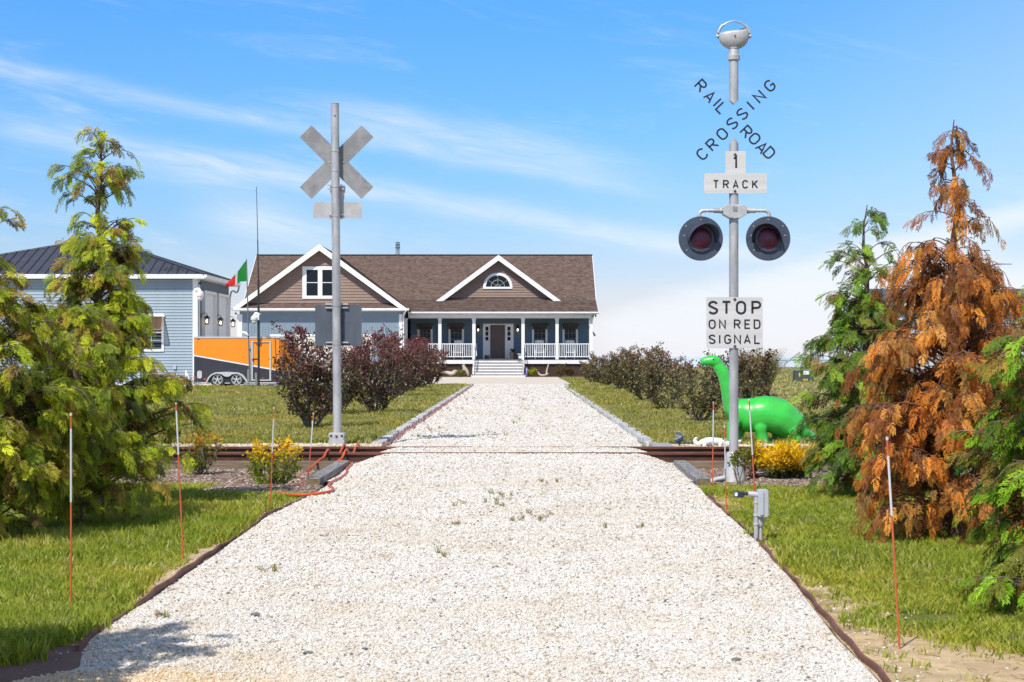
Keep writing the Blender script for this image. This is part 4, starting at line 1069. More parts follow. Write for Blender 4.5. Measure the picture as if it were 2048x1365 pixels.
# solar spotlight
D = 24.3; s = F / D; X = lambda px: (px - CX) / s; Z = lambda py: EYE + (HY - py) / s
root = thing('solar_spotlight', (X(1359), D, -.03), 'small black and silver solar spotlight stuck in the cream stones', 'garden light')
MB().tube([(X(1359), D, -.06), (X(1358.5), D, Z(879))], .008, 8).build('spike', BLACK, root)
MB().beam((X(1351), D - .02, Z(884)), (X(1366), D - .02, Z(876)), .10, .055, up=(0, .3, 1)).build('lamp_head', M('navy_gloss', (.015, .03, .09), rough=.25), root, bevel=.012)
MB().box((X(1357), D + .02, Z(869.5)), (.075, .05, .055)).build('battery_case', ALU, root, bevel=.006)
MB().box((X(1355), D + .01, Z(864.2)), (.115, .10, .008), Matrix.Rotation(R(8), 3, 'Y')).build('solar_panel', GALV_DARK, root)
# green transformer box in the field
D = 84; s = F / D; X = lambda px: (px - CX) / s; Z = lambda py: EYE + (HY - py) / s
root = thing('transformer_box', (X(1609), D, 0), 'dark green utility box with yellow stickers standing in the dry field', 'utility box')
b = MB().bx(X(1591), X(1627), D, D + .9, -.05, Z(742)).build('cabinet', M('utility_green', (.055, .075, .062), (.045, .062, .052), .5, scale=4), root, bevel=.02)
MB().add([(X(1590.5), D - .02, Z(742)), (X(1627.5), D - .02, Z(742)), (X(1627.5), D + .92, Z(740)), (X(1590.5), D + .92, Z(740)), (X(1592), D + .1, Z(739.4)), (X(1626), D + .1, Z(739.4)), (X(1626), D + .8, Z(738.6)), (X(1592), D + .8, Z(738.6))],
         [(0, 1, 2, 3), (0, 1, 5, 4), (1, 2, 6, 5), (2, 3, 7, 6), (3, 0, 4, 7), (4, 5, 6, 7)]).build('lid', M('utility_lid', (.13, .15, .15), rough=.5), root)
MB().bx(X(1607), X(1618), D - .012, D + .004, Z(749.5), Z(742.5)).build('notice_label', WHITE, root)
MB().bx(X(1608.5), X(1612), D - .016, D - .0125, Z(747.5), Z(745.5)).build('label_print', GALV_DARK, root)
YEL = M('yellow_sticker', (.62, .40, .02), rough=.5)
MB().bx(X(1597.5), X(1600.5), D - .012, D + .004, Z(753.5), Z(746)).build('warning_sticker', YEL, root)
for i in range(4): MB().bx(X(1606 + i * 2.6), X(1607.9 + i * 2.6), D - .012, D + .004, Z(762), Z(758)).build('yellow_digit', YEL, root)
#PART2
# ------------------------------------------------------------------ conifers
def spray_proto(seed, nf=12):
    r = np.random.default_rng(seed); V = []; T = []; C = []
    def loz(p, d, L, w, dz):
        n = np.array([-d[1], d[0]]); b = len(V)
        q0 = p; q1 = p + d * L * .45 + n * w; q2 = p + d * L; q3 = p + d * L * .45 - n * w
        def z(q, t): return -.30 * (q[1] ** 2) - .35 * q[0] ** 2 + dz * t
        V.extend([(q0[0], q0[1], z(q0, 0)), (q1[0], q1[1], z(q1, .5) - .012), (q2[0], q2[1], z(q2, 1)), (q3[0], q3[1], z(q3, .5) - .012)])
        T.extend([(b, b + 1, b + 2), (b, b + 2, b + 3)]); C.extend([.85, 1.0, 1.12, 1.0])
    loz(np.array([0, 0.]), np.array([0, 1.]), .6, .012, 0); loz(np.array([0, .55]), np.array([0, 1.]), .50, .034, 0)
    for i in range(nf):
        t = .12 + .80 * i / nf; sgn = 1 if i % 2 else -1
        a = R(48 - 14 * t + r.normal() * 7); d = np.array([sgn * math.sin(a), math.cos(a)]); p = np.array([0, t]); L = (.36 * (1 - t) ** .7 + .13) * (.75 + .5 * r.random())
        dz = r.normal() * .05
        loz(p, d, L, .036, dz)
        for k, u in enumerate((.38, .66)):
            a2 = a + (R(36) if k == 0 else R(-34)); d2 = np.array([sgn * math.sin(a2), math.cos(a2)])
            if L > .20: loz(p + d * L * u, d2, L * .46, .027, dz)
    return np.array(V), np.array(T), np.array(C)
SPR = [spray_proto(i) for i in range(5)]
def place(protos, pos, ydir, nrm, size, col, colj=.0, seed=0):
    """merge copies of flat sprays/leaves; returns V,T,col"""
    r = np.random.default_rng(seed); VV = []; TT = []; CC = []; base = 0
    pick = r.integers(0, len(protos), len(pos))
    ydir = ydir / np.linalg.norm(ydir, axis=1, keepdims=True)
    xd = np.cross(ydir, nrm); xd /= np.linalg.norm(xd, axis=1, keepdims=True) + 1e-9
    zd = np.cross(xd, ydir)
    for k, (v, t, c) in enumerate(protos):
        m_ = pick == k; n = m_.sum()
        if not n: continue
        s_ = size[m_][:, None, None]
        P_ = pos[m_][:, None, :] + s_ * (v[None, :, 0:1] * xd[m_][:, None, :] + v[None, :, 1:2] * ydir[m_][:, None, :] + v[None, :, 2:3] * zd[m_][:, None, :])
        VV.append(P_.reshape(-1, 3)); TT.append((t[None] + (np.arange(n) * len(v))[:, None, None] + base).reshape(-1, 3))
        CC.append((col[m_][:, None, :] * c[None, :, None]).reshape(-1, 3)); base += n * len(v)
    return np.concatenate(VV), np.concatenate(TT), np.clip(np.concatenate(CC), 0, 1)

def conifer(x, y, Ht, prof, nbr, spb, pal, label, seed, sp=(.13, .20), inner=None, droop=1.0, asc=1.0, barepow=1.0, lean=(0, 0), name='conifer_tree', group='conifers lining the drive', barkm=None):
    r = np.random.default_rng(seed); z0 = float(H(x, y)) - .03
    root = thing(name, (x, y, z0), label, 'tree', group)
    hs = [p[0] for p in prof]; rs = [p[1] for p in prof]
    n = 14; tp = [(lean[0] * (i / n) ** 2 + .02 * math.sin(i * 1.7 + seed), lean[1] * (i / n) + .02 * math.cos(i * 1.3 + seed), Ht * i / n) for i in range(n + 1)]
    MB().tube(tp, [.055 * (Ht / 3) * (1 - i / n) ** .8 + .004 for i in range(n + 1)], 8).build('trunk', barkm or BARK, root, smooth=True, local=True)
    bb = MB(); pos = []; ydir = []; nrm = []; size = []; col = []
    zz = .04 + (.985 - .04) * (1 - r.random(nbr) ** 1.0); zz = np.sort(zz)
    az = np.cumsum(np.full(nbr, 2.399)) + r.normal(0, .5, nbr)
    for i in range(nbr):
        f = zz[i]; sparse = f > barepow
        if sparse and r.random() < .58: continue
        Rm = np.interp(f, hs, rs) * ((.35 + .85 * r.random()) if sparse else (.50 + .58 * r.random()))
        k = f * n; k0 = min(int(k), n - 1); t0 = np.array(tp[k0]) + (np.array(tp[k0 + 1]) - np.array(tp[k0])) * (k - k0)
        a = az[i]; out = np.array([math.cos(a), math.sin(a), 0]); rise = asc * (.7 + .7 * r.random()) * (.75 + .5 * f)
        def bp(t): return t0 + out * Rm * t + np.array([0, 0, Rm * (rise * t - (.36 + .12 * droop) * rise * t * t)])
        pts = [bp(t) for t in (0, .25, .5, .75, 1.0)]
        bb.tube(pts, [max(.010 * (Ht / 3) * (1 - t * .8) * (.5 + Rm), .0022) for t in (0, .25, .5, .75, 1)], 4, cap=False)
        ns = max(2, int(spb * .22 * (Rm / .5) ** .8 * (.75 if sparse else 1)))
        for j in range(ns):
            t = (.40 + .62 * r.random()) if sparse else (.15 + .87 * r.random() ** .7)
            p = bp(t); fw = bp(min(t + .05, 1.1)) - bp(t - .05); fw /= np.linalg.norm(fw) + 1e-9
            lat = np.array([-out[1], out[0], 0]) * r.normal() * .9
            d = fw * (.6 + .3 * r.random()) + lat * .8 + np.array([0, 0, .12 * r.random()]); d /= np.linalg.norm(d)
            Lb = (.07 + .11 * r.random()) * (.6 + .7 * min(Rm, .8)) * (1.15 - .3 * t) + .04
            if inner is not None and t < .50 and r.random() < .6: c = inner[r.integers(len(inner))]
            elif inner is not None and r.random() < .06: c = inner[r.integers(len(inner))]
            else: c = pal[min(int(r.random() ** 1.15 * len(pal)), len(pal) - 1)]
            gb = .62 + .70 * r.random(); nsp = 3 + int(r.random() * 3)
            q0 = p; bend = np.array([0, 0, -droop * (.35 + .85 * r.random())])
            prev = p
            for k in range(nsp):
                u = (k + .5) / nsp; q1 = p + d * Lb * u + bend * Lb * u * u * .8
                dd = d * .8 + bend * (.5 + u * .9) + lat * r.normal() * .45 + r.normal(0, .22, 3)
                pos.append(q1); ydir.append(dd); nrm.append(out * (.55 + .3 * r.random()) + np.array([0, -.30, .75]) + r.normal(0, .38, 3))
                size.append((sp[0] + (sp[1] - sp[0]) * r.random()) * (1.0 if f < .75 else .85) * (1.05 - .25 * u))
                g = gb * (.85 + .3 * r.random()) * (.9 + .25 * u); col.append((c[0] * g, c[1] * g, c[2] * g))
            bb.tube([p, p + d * Lb * .5 + bend * Lb * .2, p + d * Lb + bend * Lb * .8], [.0035, .0028, .0015], 3, cap=False)
    bb.build('branches', barkm or BARK, root, smooth=True, local=True)
    V, T, C = place(SPR, np.array(pos), np.array(ydir), np.array(nrm), np.array(size), np.array(col), seed=seed)
    obj('crown', npmesh('crown', V, T, LEAF, C), root)
    return root
YG = [(.45, .50, .022), (.36, .43, .025), (.54, .57, .03), (.25, .33, .025), (.17, .22, .025), (.36, .32, .03), (.40, .28, .045)]
BRN = [(.22, .13, .035), (.30, .16, .045), (.14, .10, .03), (.17, .15, .035)]
OR = [(.72, .28, .04), (.58, .20, .03), (.80, .38, .07), (.38, .13, .028), (.27, .095, .025), (.56, .29, .075)]
ORI = [(.20, .08, .025), (.13, .06, .022), (.30, .12, .03)]
GRN = [(.21, .35, .025), (.15, .27, .025), (.29, .43, .035), (.11, .20, .022), (.09, .15, .022), (.21, .23, .03)]
BRIGHT = [(.25, .46, .02), (.18, .36, .02), (.33, .54, .035), (.13, .25, .02), (.25, .26, .03), (.36, .24, .04)]
conifer(-3.56, 14.9, 3.26, [(0, .70), (.12, .80), (.3, .68), (.45, .42), (.6, .31), (.68, .25), (.76, .22), (.86, .30), (.94, .22), (1, .08)], 250, 33, YG, 'tall yellow-green conifer with a bare leader, left of the drive', 11, inner=BRN, sp=(.10, .16), barepow=.70)
conifer(-3.74, 12.2, 2.38, [(0, .62), (.15, .74), (.4, .70), (.6, .52), (.75, .30), (.85, .18), (.95, .20), (1, .06)], 220, 33, YG, 'bushy yellow-green conifer cut off by the left edge', 12, inner=BRN, sp=(.10, .16), barepow=.70)
conifer(-3.35, 13.3, 1.70, [(0, .52), (.2, .60), (.5, .50), (.8, .28), (1, .08)], 120, 30, YG, 'low yellow-green conifer in front of the tall one at left', 19, inner=BRN, sp=(.10, .16))
conifer(-2.78, 6.0, 2.85, [(0, .5), (.2, .70), (.5, .62), (.8, .36), (1, .10)], 200, 24, YG, 'conifer outside the left edge whose shadow falls on the grass', 13, inner=BRN)
conifer(3.07, 12.3, 3.0, [(0, .62), (.1, .76), (.3, .70), (.5, .56), (.60, .44), (.68, .30), (.80, .20), (.92, .10), (1, .03)], 260, 33, OR, 'dying conifer with rust-orange foliage on the right lawn', 14, inner=ORI, droop=2.0, asc=.8, sp=(.09, .145), barepow=.66, barkm=BARKR)
conifer(3.18, 16.0, 2.72, [(0, .46), (.15, .56), (.35, .52), (.5, .38), (.62, .27), (.72, .30), (.85, .24), (.93, .12), (1, .12)], 190, 30, GRN, 'green conifer behind the orange one, left side of it', 15, inner=BRN, sp=(.10, .165), barepow=.68)
conifer(2.74, 8.7, 1.70, [(0, .34), (.15, .46), (.4, .46), (.6, .40), (.8, .26), (1, .06)], 150, 33, BRIGHT, 'bright green conifer cut off by the right edge', 16, inner=BRN, sp=(.085, .135))

# ------------------------------------------------------------------ shrubs
def leaf_proto(w=.5, fold=.18):
    return (np.array([(0, 0, 0), (w, .5, fold), (0, 1, 0), (-w, .5, fold)]), np.array([(0, 1, 2), (0, 2, 3)]), np.array([.95, 1, 1.05, 1]))
LP = [leaf_proto(.36, .1), leaf_proto(.46, .2), leaf_proto(.30, .05)]
def shrub(x, y, Ht, Rd, nst, nl, pal, label, seed, group, name='shrub', lsize=(.035, .055), low=.10, zbase=None, stemc=None, dens=1.0, spread=.75, cat='shrub', top=None, flowers=None, mat=None):
    r = np.random.default_rng(seed); z0 = float(H(x, y)) - .02 if zbase is None else zbase
    root = thing(name, (x, y, z0), label, cat, group); bb = MB(); tips = []
    for i in range(nst):
        a = 6.283 * i / nst + r.normal() * .4; q = spread * (.35 + .65 * r.random()) * Rd; hh = Ht * (.58 + .42 * r.random()) * (1 - .18 * (q / Rd) ** 2)
        p0 = np.array([math.cos(a) * .05 * Rd, math.sin(a) * .05 * Rd, 0]); p3 = np.array([math.cos(a) * q, math.sin(a) * q, hh])
        p1 = p0 + np.array([math.cos(a) * q * .45, math.sin(a) * q * .45, hh * .25]) + r.normal(0, .03, 3); p2 = p0 + np.array([math.cos(a) * q * .85, math.sin(a) * q * .85, hh * .6]) + r.normal(0, .04, 3)
        P_ = smoothpath([p0, p1, p2, p3], 3)
        bb.tube(P_, [.014 * Ht * (1 - .8 * k / (len(P_) - 1)) + .002 for k in range(len(P_))], 5, cap=False)
        for k in range(2, len(P_)):
            for _ in range(2 if k > 3 else 1):
                b0 = np.array(P_[k]); a2 = a + r.normal() * 1.3; L = (.16 + .22 * r.random()) * Rd * 1.4
                b1 = b0 + np.array([math.cos(a2) * L * .8, math.sin(a2) * L * .8, L * (.35 + .5 * r.random())])
                rr_ = math.hypot(b1[0], b1[1])
                if rr_ > Rd: b1[:2] *= Rd / rr_
                bb.tube([b0, (b0 + b1) / 2 + r.normal(0, .01, 3), b1], [.006 * Ht, .004 * Ht, .002 * Ht], 4, cap=False); tips.append((b0, b1))
        tips.append((np.array(P_[-3]), np.array(P_[-1]) + np.array([0, 0, .06 * Ht])))
    bb.build('stems', stemc or BARKG, root, smooth=True, local=True)
    tips = [(a_, b_) for a_, b_ in tips if b_[2] > low * Ht]
    A_ = np.array([t[0] for t in tips]); B_ = np.array([t[1] for t in tips]); k = r.integers(0, len(tips), nl); t = r.random(nl) ** .7 * 1.05
    pos = A_[k] + (B_[k] - A_[k]) * t[:, None] + r.normal(0, .035 * Rd + .012, (nl, 3)); pos[:, 2] = np.maximum(pos[:, 2], .02)
    d = (B_[k] - A_[k]); d /= np.linalg.norm(d, axis=1, keepdims=True); d = d * .5 + r.normal(0, .6, (nl, 3)) + np.array([0, 0, .25])
    nr = np.array([0, 0, .8]) + r.normal(0, .6, (nl, 3)); sz = lsize[0] + (lsize[1] - lsize[0]) * r.random(nl)
    pc = np.array(pal)[np.minimum((r.random(nl) ** 1.2 * len(pal)).astype(int), len(pal) - 1)] * (.75 + .5 * r.random(nl))[:, None]
    # clumps of lighter and darker leaves, branch by branch
    cl = (.7 + .6 * r.random(len(tips)))[k]; pc = pc * cl[:, None]
    if top is not None:
        f = np.clip((pos[:, 2] / Ht - top[1]) / .3, 0, 1) * (r.random(nl) < top[2]); pc = pc * (1 - f[:, None]) + (np.array(top[0]) * (.7 + .6 * r.random(nl))[:, None]) * f[:, None]
    V, T, C = place(LP, pos, d, nr, sz, pc, seed=seed)
    obj('foliage', npmesh('foliage', V, T, mat or LEAFDARK, C), root)
    return root
PUR = [(.085, .028, .030), (.060, .022, .025), (.13, .036, .040), (.085, .055, .026), (.10, .08, .03), (.15, .14, .04), (.13, .17, .045)]
PURF = [(.17, .045, .055), (.13, .035, .045), (.10, .05, .035), (.17, .095, .06), (.13, .10, .05), (.14, .13, .05)]
LN = ['nearest dark purple shrub, in front of the trailer nose', 'second dark purple shrub, right behind the left sign post', 'purple shrub with a leaning trunk just right of the sign post', 'fourth purple shrub of the left row, tall and rounded',
      'fifth purple shrub of the left row, reddest one', 'sixth purple shrub of the left row, greyish twigs showing', 'seventh purple shrub of the left row, before the porch railing', 'farthest purple shrub of the left row beside the concrete']
for i, (y, x, h, r_) in enumerate([(29.6, -3.50, 1.72, .80), (36.4, -3.80, 1.52, .82), (37.4, -3.05, 1.60, .70), (44.6, -3.55, 1.86, .80), (52.5, -3.60, 1.88, .88), (59.5, -3.72, 1.88, .85), (66.5, -3.75, 2.0, .88), (73.2, -3.65, 1.72, .80)]):
    shrub(x, y, h, r_, 10, 6000 if i == 0 else 4800, PUR if i < 3 else PURF, LN[i], 100 + i, 'purple shrubs along the left of the drive', name='purple_shrub', lsize=(.035, .06) if i < 3 else (.045, .075), top=((.20, .045, .055), .55, .6))
OLV = [(.14, .095, .04), (.10, .105, .035), (.17, .15, .06), (.19, .10, .055), (.09, .095, .03), (.26, .23, .13), (.15, .17, .045)]
RN = ['nearest reddish-green shrub, behind the dinosaur body', 'second shrub of the right row, left of the dinosaur neck', 'third shrub of the right row, dark leaves low on its stems', 'fourth shrub of the right row, two thin trunks showing',
      'fifth shrub of the right row, wide olive crown', 'sixth shrub of the right row, reddish top', 'seventh shrub of the right row, small and green', 'farthest shrub of the right row, against the porch']
for i, (y, x, h, r_) in enumerate([(28.0, 3.62, 1.38, .55), (33.0, 3.42, 1.34, .60), (39.4, 3.36, 1.30, .58), (48.0, 3.52, 1.44, .72), (57.5, 3.85, 1.46, .75), (64.5, 3.80, 1.42, .72), (72.0, 3.65, 1.32, .72), (79.0, 3.50, 1.28, .75)]):
    shrub(x, y, h, r_, 8, 4200, OLV, RN[i], 140 + i, 'reddish-green shrubs along the right of the drive', name='mixed_shrub', lsize=(.034, .058) if i < 3 else (.045, .07), top=((.22, .10, .06), .6, .5))
GOLD = [(.68, .40, .015), (.58, .30, .012), (.72, .50, .03), (.50, .22, .02)]
DKG = [(.10, .13, .02), (.07, .10, .02), (.14, .15, .025), (.05, .06, .02)]
shrub(3.02, 19.75, .42, .36, 22, 9000, DKG, 'round shrub with golden yellow leaves beside the track at right', 170, 'golden shrubs by the track', name='golden_shrub', lsize=(.022, .036), top=((.92, .60, .02), .28, .98), spread=.95, low=.2, mat=LEAF)
shrub(-2.52, 18.1, .60, .27, 10, 1900, [(.22, .32, .025), (.17, .25, .025), (.28, .28, .03)], 'leggy green shrub with yellow tips by the left timber', 171, 'golden shrubs by the track', name='golden_shrub', lsize=(.026, .042), top=((.85, .52, .02), .46, .92), spread=1.05, mat=LEAF)
shrub(-3.70, 20.4, .56, .26, 8, 900, [(.2, .22, .02), (.12, .16, .02)], 'yellow-tipped shrub peeking out right of the tall left conifer', 172, 'golden shrubs by the track', name='golden_shrub', lsize=(.028, .042), top=((.64, .34, .02), .5, .9), mat=LEAF)
shrub(2.35, 18.35, .44, .11, 7, 620, [(.20, .28, .03), (.26, .34, .03), (.15, .20, .02), (.40, .20, .06)], 'small bare-stemmed sapling in the mulch by the signal base', 173, None, name='sapling', lsize=(.018, .034), low=.66, spread=.8, cat='sapling', mat=LEAF)
shrub(2.62, 19.9, .34, .14, 6, 320, [(.34, .12, .06), (.24, .08, .04)], 'small reddish-brown dry plant beside the signal base', 174, None, name='dry_plant', lsize=(.03, .05), cat='plant', mat=LEAF)
# grass clumps at the field edge and a leaning pole
FG = [(.16, .17, .05), (.22, .19, .08), (.12, .15, .04)]
def clump(x, y, h, rad, n, pal, label, seed, name='grass_clump', nrm=True):
    r = np.random.default_rng(seed); root = thing(name, (x, y, float(H(x, y))), label, 'grass clump', 'tall grass clumps in the field')
    V = []; T = []; C = []
    for i in range(n):
        a, d = r.random() * 6.28, rad * .4 * math.sqrt(r.random()); b0 = np.array([math.cos(a) * d, math.sin(a) * d, 0]); a2 = a + r.normal() * .7; L = h * (.6 + .5 * r.random()); ln = rad * (.3 + .9 * r.random())
        tip = b0 + np.array([math.cos(a2) * ln, math.sin(a2) * ln, L]); mid = b0 + np.array([math.cos(a2) * ln * .35, math.sin(a2) * ln * .35, L * .65]); p = np.array([-math.sin(a2), math.cos(a2), 0]) * .012 * h; b = len(V)
        V += [b0 - p, b0 + p, mid + p, mid - p, tip]; T += [(b, b + 1, b + 2), (b, b + 2, b + 3), (b + 3, b + 2, b + 4)]; c = np.array(pal[r.integers(len(pal))]) * (.8 + .4 * r.random()); C += [c] * 5
    obj('blades', npmesh('blades', np.array(V), np.array(T), LEAF, np.array(C)), root)
clump(13.2, 93, 1.15, .9, 420, FG, 'green grass clump left of the green utility box', 201)
clump(16.8, 100, 1.5, .8, 160, [(.36, .30, .18), (.28, .22, .13)], 'thin dry reeds behind the green utility box', 202)
clump(7.35, 54, 1.45, .9, 600, [(.26, .24, .10), (.16, .18, .05), (.33, .29, .16)], 'large dry grass clump behind the shrubs under the STOP sign', 203)
D = 150; p = W(1566, 733, D); q_ = W(1570, 727, D); e = W(1600, 705, D)
tag(MB().tube([(p.x, D, -.2), tuple(q_), tuple(e)], .07, 6).build('leaning_pole', GALV, smooth=True), 'thin grey pole leaning right at the edge of the field', 'pole')

# ------------------------------------------------------------------ house
def board_mesh(name, L, h, t, mat, lap=.012):
    """clapboard: bottom edge proud, top edge tucked in; centred on x, z from 0 to h"""
    vs = [(-L / 2, -t, 0), (L / 2, -t, 0), (L / 2, 0, 0), (-L / 2, 0, 0), (-L / 2, -t * .25, h), (L / 2, -t * .25, h), (L / 2, 0, h), (-L / 2, 0, h)]
    me = bpy.data.meshes.new(name); me.from_pydata(vs, [], [(0, 1, 5, 4), (1, 2, 6, 5), (2, 3, 7, 6), (3, 0, 4, 7), (4, 5, 6, 7), (0, 3, 2, 1)]); me.materials.append(mat); return me
def siding(root, x0, x1, y, z0, z1, h, mat, name='siding_board', t=.036):
    me = board_mesh(name, x1 - x0, h * .985, t, mat); z = z0
    off = root.location
    while z < z1 - h * .4:
        o = obj(name, me, root, loc=((x0 + x1) / 2 - off.x, y - off.y, z - off.z)); z += h
def tri_siding(root, xc, zbase, ztop, half, y, h, mat, t=.040, name='siding_board'):
    z = zbase
    while z < ztop - h * .3:
        f0 = (ztop - z) / (ztop - zbase); z2 = min(z + h * .985, ztop); f1 = max((ztop - z2) / (ztop - zbase), .001); a, c = half * f0, half * f1
        vs = [(xc - a, y - t, z), (xc + a, y - t, z), (xc + a, y, z), (xc - a, y, z), (xc - c, y - t * .25, z2), (xc + c, y - t * .25, z2), (xc + c, y, z2), (xc - c, y, z2)]
        MB().add(vs, [(0, 1, 5, 4), (1, 2, 6, 5), (2, 3, 7, 6), (3, 0, 4, 7), (4, 5, 6, 7), (0, 3, 2, 1)]).build(name, mat, root); z += h

def shinglemat():
    m = bpy.data.materials.new('brown_shingles'); m.use_nodes = True
    q = NT(m.node_tree); p = q.n['Principled BSDF']
    g = q.new('ShaderNodeNewGeometry'); sp = q.new('ShaderNodeSeparateXYZ'); q.l.new(g.outputs['Position'], sp.inputs[0]); x, y, z = sp.outputs
    u = q.m('ADD', x, q.m('MULTIPLY', y, .13)); v = q.m('MULTIPLY', z, 1.0)
    n1 = q.noise(q.comb(q.m('MULTIPLY', u, 3.2), 0, q.m('MULTIPLY', v, 13.5)), 1.0, 2, .7)
    n2 = q.noise(q.comb(q.m('MULTIPLY', u, 1.1), 0, q.m('MULTIPLY', v, 5.0)), 1.0, 4, .7)
    c = q.mix(q.ss(n1, .36, .64), (.082, .052, .042), (.165, .118, .098)); c = q.mix(q.m('MULTIPLY', q.ss(n2, .4, .7), .45), c, (.21, .165, .14))
    q.l.new(c, p.inputs['Base Color']); p.inputs['Roughness'].default_value = .9; p.inputs['Specular IOR Level'].default_value = .2
    return m
SHG = shinglemat()
def slope(P, Q, S, T_, mat, name, root, course=.15, thick=.03):
    """stepped shingle courses on the slope P-Q (eave) to T-S (top), P,Q,S,T corners; one joined part"""
    P, Q, S, T_ = map(Vector, (P, Q, S, T_)); n = max(1, int(((T_ - P).length) / course)); nv = (Q - P).cross(T_ - P).normalized()
    if nv.z < 0: nv = -nv
    vs = []; fs = []
    for i in range(n):
        a, b_ = i / n, (i + 1) / n; l0, r0, l1, r1 = P.lerp(T_, a), Q.lerp(S, a), P.lerp(T_, b_), Q.lerp(S, b_); k = len(vs)
        vs += [l0, r0, l0 + nv * .02, r0 + nv * .02, r1 + nv * .002, l1 + nv * .002]; fs += [(k, k + 1, k + 3, k + 2), (k + 2, k + 3, k + 4, k + 5)]
    k = len(vs); vs += [P - nv * thick, Q - nv * thick, S - nv * thick, T_ - nv * thick, P, Q, S, T_]
    fs += [(k, k + 1, k + 2, k + 3), (k, k + 4, k + 5, k + 1), (k + 1, k + 5, k + 6, k + 2), (k + 3, k + 2, k + 6, k + 7), (k, k + 3, k + 7, k + 4)]
    o = MB().add(vs, fs).build(name, mat, root, recalc=False); return o

GREYM = M('grey_muntin', (.22, .24, .27), rough=.5)
def window(root, x0, x1, y, z0, z1, cols=2, rows=2, fr=.09, deep=.03, name='window', mull=.022, midrail=True, lab=None):
    """frame, glass and muntins; y = front plane of the wall"""
    b = MB(); b.bx(x0 - fr, x0, y - .05, y, z0 - fr, z1 + fr); b.bx(x1, x1 + fr, y - .05, y, z0 - fr, z1 + fr); b.bx(x0, x1, y - .052, y, z1, z1 + fr); b.bx(x0, x1, y - .06, y, z0 - fr, z0)
    w = b.build(name, WHITE, root)
    MB().bx(x0, x1, y - .012, y - .004, z0, z1).build('pane', GLASS_D, w)
    b = MB()
    for i in range(1, cols): xx = x0 + (x1 - x0) * i / cols; b.bx(xx - mull / 2, xx + mull / 2, y - .024, y - .0125, z0, z1)
    for j in range(1, rows):
        zz = z0 + (z1 - z0) * j / rows; m2 = mull * (1.9 if midrail and rows % 2 == 0 and j == rows // 2 else 1); b.bx(x0, x1, y - .028, y - .0125, zz - m2 / 2, zz + m2 / 2)
    if len(b.v): b.build('muntins', WHITE if mull > .02 else GREYM, w)
    return w
def gutter(root, x0, x1, y, z, h=.13, name='gutter'):
    P = [(y - .10, z), (y - .10, z - h * .55), (y - .06, z - h), (y, z - h), (y, z)]
    vs = [(x0, a, c) for a, c in P] + [(x1, a, c) for a, c in P]; n = 5
    return MB().add(vs, [tuple(range(n)), tuple(range(2 * n - 1, n - 1, -1))] + [(i, (i + 1) % n, (i + 1) % n + n, i + n) for i in range(n)]).build(name, WHITE, root)
HOUSE = thing('house', (-6, 106, 0), 'blue-grey house with brown shingle roof, two gables and a white railed porch', 'house')
